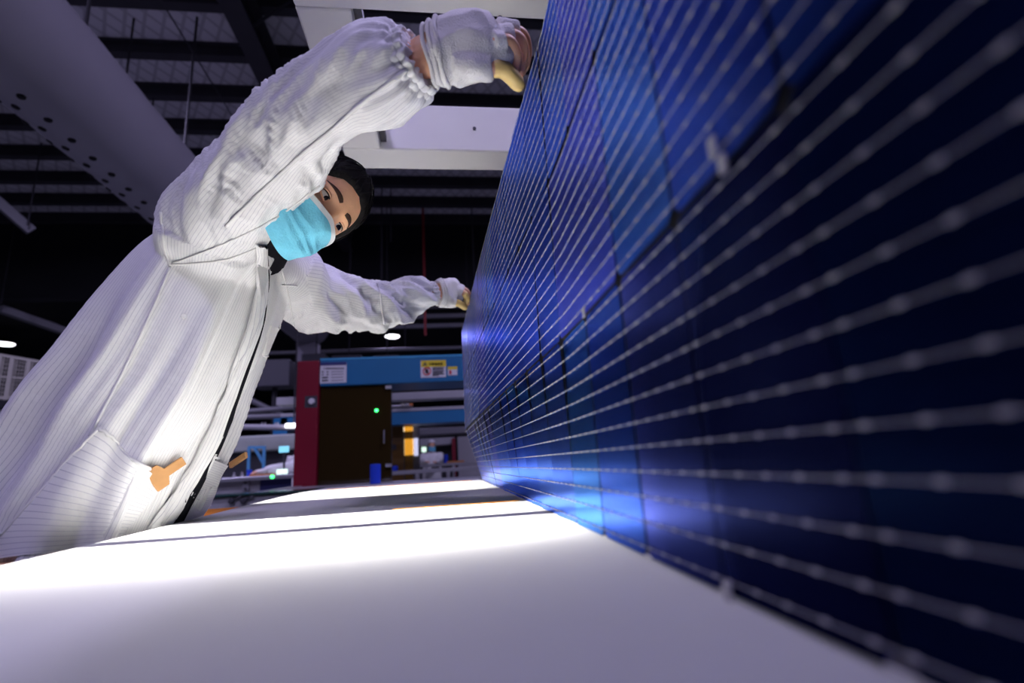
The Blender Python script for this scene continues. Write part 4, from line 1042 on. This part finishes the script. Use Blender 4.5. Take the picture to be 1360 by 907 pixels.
# hood, blue strut frame and pipe behind the bench
hd = thing('machine_hood', (-2.8, 7.6, 0), 'pale grey green machine hood behind the work bench', 'machine')
obj('hood', pbox(285, 581, 392, 597, 7.4, .8, b=.02), mat('hood_green', (.42, .46, .42), .5), hd)
obj('body', pbox(285, 598, 392, 640, 7.5, .6), dgrey_m, hd); a = aty(285, 640, 7.5); 
obj('foot', MB().bb((a.x, 7.55, 0), (aty(392, 640, 7.5).x, 8.05, a.z)), dgrey_m, hd)
st = thing('strut_frame', (aty(347, 618, 6.9).x, 6.9, 0), 'thin blue strut frame standing behind the bench', 'frame')
for p0, p1 in (((351, 594), (346, 753)), ((338, 594), (350, 615)), ((330, 594), (353, 594)), ((331, 594), (326, 755))): obj('strut', MB().tube([aty(*p0, 6.9), aty(*p1, 6.9)], .022, 4), mat('strut_blue', (.10, .36, .62), .4), st)
vp = thing('vacuum_pipe', aty(340, 570, 7.0), 'pale horizontal pipe with small fittings above the bench', 'pipe')
obj('pipe', MB().tube([aty(310, 567, 7.0), aty(392, 568, 7.0)], .038, 10), dim_m, vp, 'auto')
for px in (316, 390): q = aty(px, 567, 7.0); obj('drop', MB().tube([q, Vector((q.x, q.y, CZ+.12))], .012, 6), steel_m, vp)
for px in (348, 352, 366, 369, 383): obj('fitting', MB().tube([aty(px, 567, 7.0), aty(px, 561, 7.0)], .012, 6), alu_m, vp)
obj('tube_lamp', MB().bevbox(aty(388, 565, 6.95), (.16, .06, .05), .01), lamp_m, label='short white tube lamp above the masked worker', cat='lamp')
for k, (p0, p1) in enumerate((((262, 556), (392, 552)), ((300, 549), (392, 541)), ((330, 530), (392, 560)), ((300, 600), (390, 604)))):
    obj('roof_tube', MB().tube([aty(*p0, 9.6+.2*k), aty(*p1, 9.8+.2*k)], .05, 8), pipe_m, label=('grey tube running level above the bench line', 'grey tube rising slightly behind the red column', 'slanted grey tube behind the red column', 'low grey tube behind the blue struts')[k], cat='tube')
for k, (x0, y0, x1, y1) in enumerate(((335, 478, 384, 512), (400, 470, 430, 500), (440, 472, 480, 500), (495, 472, 530, 500))):
    a = aty((x0+x1)/2, y1, 10.2+.3*k)
    hc = thing('hanging_cabinet', a, ('dark grey cabinet hanging beside the pale conduit', 'dark grey cabinet hanging above the red column', 'dark grey cabinet hanging above the white notice', 'dark grey cabinet hanging above the smoked door')[k], 'cabinet')
    obj('box', pbox(x0, y0, x1, y1, 10.2+.3*k, .5, b=.02), mat('cab_dark', (.06, .06, .075), .6), hc)
    obj('hanger', MB().tube([a+Vector((0, .25, .1)), Vector((a.x, a.y+.25, CZ+.12 if k else 0))], .012 if k else .05, 6), steel_m, hc)
# near grey conveyor edge between table and bench
nc = thing('side_conveyor', (-1.35, 3.1, 0), 'grey side conveyor with black knobs between table and bench', 'conveyor')
a = aty(285, 676, 3.0); b = aty(430, 659, 3.0); zt = aty(350, 657, 3.0).z
obj('side_rail', MB().bevbox((-1.35, 3.0, zt-.05), (1.5, .05, .10), .006), dim_m, nc); obj('glass_edge', MB().bb((-2.1, 2.96, zt+.004), (-.6, 3.24, zt+.012)), mat('glass_green', (.02, .07, .06), .2), nc)
for px in (308, 324):
    q = aty(px, 665, 2.97); obj('knob', MB().lathe([(.014, 0), (.016, .01), (.012, .022), (.001, .024)], q, 12, (0, -1, 0)), dgrey_m, nc, 'auto')
    obj('arm', MB().tube([q, q+Vector((.05, -.012, .022))], .005, 6), dgrey_m, nc)
for x in (-2.05, -.68): obj('leg', MB().bb((x-.03, 3.0, 0), (x+.03, 3.06, zt-.10)), alu_m, nc)
obj('roller', MB().tube([(-2.1, 3.15, zt-.03), (-.62, 3.15, zt-.03)], .03, 10), alu_m, nc)

# ================================================================== through the opening: far line
obj('white_beam', hbox(565, 520, 530, -2.2, 1.8, 7.0, .25, .01), dim_m, label='long white beam hanging behind the blue header', cat='beam')
bb = thing('blue_portal', (-.2, 8.2, 0), 'second blue portal with pale top edge beyond the smoked door', 'machine')
obj('header', hbox(565, 545, 562, -2.5, 2.3, 8.2, .5), blue_m, bb); obj('cap', hbox(565, 541, 544.8, -2.5, 2.3, 8.19, .5), dim_m, bb)
obj('column', MB().bb((2.2, 8.2, 0), (2.4, 8.7, aty(600, 545, 8.2).z)), blue_m, bb); obj('column', MB().bb((-2.6, 8.2, 0), (-2.4, 8.7, aty(600, 545, 8.2).z)), blue_m, bb)
obj('sensor_rail', MB().tube([aty(515, 540, 8.19), aty(548, 539, 8.19)], .02, 8), alu_m, bb)
for px, mm_ in ((535, cream_m), (541, dim_m), (546, mat('sensor_orange', (.6, .2, .05), .5))):
    q = aty(px, 538.5, 8.19); obj('sensor', MB().bevbox((q.x, 8.17, q.z+.01), (.05, .05, .04), .006), mm_, bb)
pan = thing('amber_partition', (aty(535, 615, 8.6).x, 8.6, 0), 'amber acrylic partition glowing beyond the machine', 'partition')
obj('dark_pane', pbox(519, 563, 537, 708, 8.6, .02), mat('amber_dark', (.16, .075, .006), .4), pan); obj('bright_pane', pbox(537, 562, 550, 706, 8.6, .02), amber2_m, pan)
obj('control_box', pbox(520.5, 590, 526, 597, 8.58, .02), dgrey_m, pan)
lc = thing('lit_cabinet', (aty(545, 600, 9.3).x, 9.5, 0), 'tall lit cabinet glowing warm behind the amber pane', 'cabinet')
obj('body', MB().bb((aty(534, 600, 9.3).x, 9.41, 0), (aty(556, 600, 9.3).x, 9.7, aty(545, 565, 9.3).z)), dgrey_m, lc)
obj('window', pbox(537, 583, 549, 604, 9.3, .1), warm_m, lc); obj('lamp', pbox(536, 567, 548, 572, 9.3, .1), warm_m, lc)
obj('door_light', pbox(550, 582, 555, 605, 9.3, .1), mat('cool_glow', (.7, .7, .9), .5, emis=(.72, .74, 1), estr=.8), lc)
obj('grey_duct', hbox(580, 568, 577, aty(551, 572, 12).x, 2, 12.0, .3, .02), pipe_m, label='level grey duct beyond the far workstation', cat='duct')
p = aty(580, 570, 12.1); obj('hanger_rod', MB().tube([(.6, 12.15, p.z), (.6, 12.15, CZ+.12)], .012, 6), steel_m, label='thin dark steel rod hanging from the purlins', cat='rod', group='hanger rods below the roof')
fmach = thing('far_machine', (aty(580, 640, 12.2).x, 12.2, 0), 'far white topped machine with dark bay and red end column', 'machine')
obj('hood', pbox(553, 583, 604, 590, 11.9, .4, b=.02), dim_m, fmach); obj('bay', pbox(551, 590, 602, 690, 12.31, .1), dgrey_m, fmach); obj('red_column', pbox(600, 582, 608, 688, 11.8, .4), red_m, fmach); obj('small_display', pbox(560, 594, 566, 600, 12.2, .05), ind_m, fmach)
obj('white_cabinet', pbox(608, 580, 640, 686, 12.1, .4), dim_m, fmach)
wf = aty(573, 600, 10.6)
wk = worker((wf.x, 10.75, 0), math.radians(190), 1.60, 'person in white coat and white cap at the far bench', (aty(578, 613, 10.3), aty(568, 613, 10.3)), mat('cap_white', (.75, .75, .78), .8), 2)
def bench(py, Y, x0, x1, lab, name='far_bench'):
    z = aty(580, py, Y).z; t = thing(name, ((x0+x1)/2, Y, 0), lab, 'bench')
    obj('top', MB().bevbox(((x0+x1)/2, Y+.3, z-.02), (x1-x0, .6, .05), .006), dim_m, t); obj('rail', MB().bb((x0, Y+.02, z-.30), (x1, Y+.05, z-.26)), alu_m, t)
    n = 7
    for k in range(n):
        x = x0+.05+(x1-x0-.1)*k/(n-1); obj('leg', MB().bb((x-.025, Y, 0), (x+.025, Y+.05, z-.04)), alu_m, t)
    return z
z1 = bench(616, 9.7, -1.4, 1.6, 'far white bench with the capped worker behind it'); z2 = bench(623, 7.3, -1.3, 1.3, 'nearer white bench on many legs beyond the machine')
q = aty(592, 612, 9.85); obj('blue_roll', MB().lathe([(.03, 0), (.04, .005), (.04, .15), (.03, .155)], (q.x, 9.9, z1+.005), 18), roll_m, label='small blue roll on the far white bench', cat='roll', smooth='auto')
q = aty(524, 622, 7.5); obj('blue_roll', MB().lathe([(.03, 0), (.045, .005), (.045, .07), (.03, .075)], (q.x, 7.5, z2+.005), 18), roll_m, label='short blue roll on the nearer white bench', cat='roll', smooth='auto')
for px, m_, lb in ((605, mat('tray_orange', (.6, .24, .05)), 'flat orange tray on the far white bench'), (556, cream_m, 'flat cream tray on the far white bench')):
    q = aty(px, 615, 9.9); obj('flat_tray', MB().bevbox((q.x, 9.95, z1+.02), (.32, .2, .03), .004), m_, label=lb, cat='tray')

# ================================================================== far left: glazed enclosure with a railed platform
PY = 9.0
en = thing('glazed_enclosure', (-7.2, PY, 0), 'dark glazed enclosure with pale aluminium frame under the railed platform', 'enclosure')
xa, xb = -8.6, aty(112, 560, PY).x
zs = [aty(0, v, PY).z for v in (546, 592, 640)]
for z in zs+[.08]: obj('frame_rail', MB().bb((xa, PY, z-.03), (xb, PY+.06, z+.03)), alu_m, en)
for px in (-60, 14, 62, 108):
    x = aty(px, 570, PY).x; obj('frame_post', MB().bb((x-.03, PY+.001, 0), (x+.03, PY+.061, zs[0])), alu_m, en)
pane_m = mat('dark_glass', (.006, .006, .008), .12)
for (p0, p1) in ((-60, 14), (14, 62), (62, 108)):
    for za, zb in zip(zs[1:], zs[:-1]):
        obj('pane', MB().bb((aty(p0, 570, PY).x+.04, PY+.025, za+.035), (aty(p1, 570, PY).x-.04, PY+.035, zb-.035)), pane_m, en)
obj('back_body', MB().bb((xa, PY+.08, 0), (xb, PY+2, zs[0]-.01)), dark_m, en)
zp = aty(0, 532, PY).z
pl = thing('railed_platform', (-7.2, PY+.5, zs[0]), 'platform edge carrying a cream guard rail with wire mesh', 'platform')
obj('deck', MB().bb((xa, PY-.05, zs[0]+.04), (xb+.1, PY+1.6, zp)), dark_m, pl)
def zt_(px): return aty(px, 471+.17*px, PY).z
A_ = aty(-60, 461, PY); B_ = aty(90, 487, PY)
for f0 in (0, .5, 1.0):
    za = zp+.04+(A_.z-zp-.04)*f0; zb = zp+.04+(B_.z-zp-.04)*f0
    obj('rail', MB().tube([(A_.x, PY, za), (B_.x, PY, zb)], .030 if f0 != .5 else .02, 4), cream_m, pl)
for px in (-58, 2, 18, 40, 88):
    t = (px+60)/150; x = A_.x+(B_.x-A_.x)*t; obj('post', MB().bb((x-.03, PY-.03, zp), (x+.03, PY+.03, A_.z+(B_.z-A_.z)*t)), cream_m, pl)
ms = MB()
for k in range(44):
    t = k/43; x = A_.x+(B_.x-A_.x)*t; ms.tube([(x, PY, zp), (x, PY, A_.z+(B_.z-A_.z)*t)], .005, 4)
for k in range(12):
    f0 = k/11; ms.tube([(A_.x, PY, zp+(A_.z-zp)*f0), (B_.x, PY, zp+(B_.z-zp)*f0)], .005, 4)
o = obj('wire_mesh', ms, cream_m, pl); o['kind'] = 'stuff'
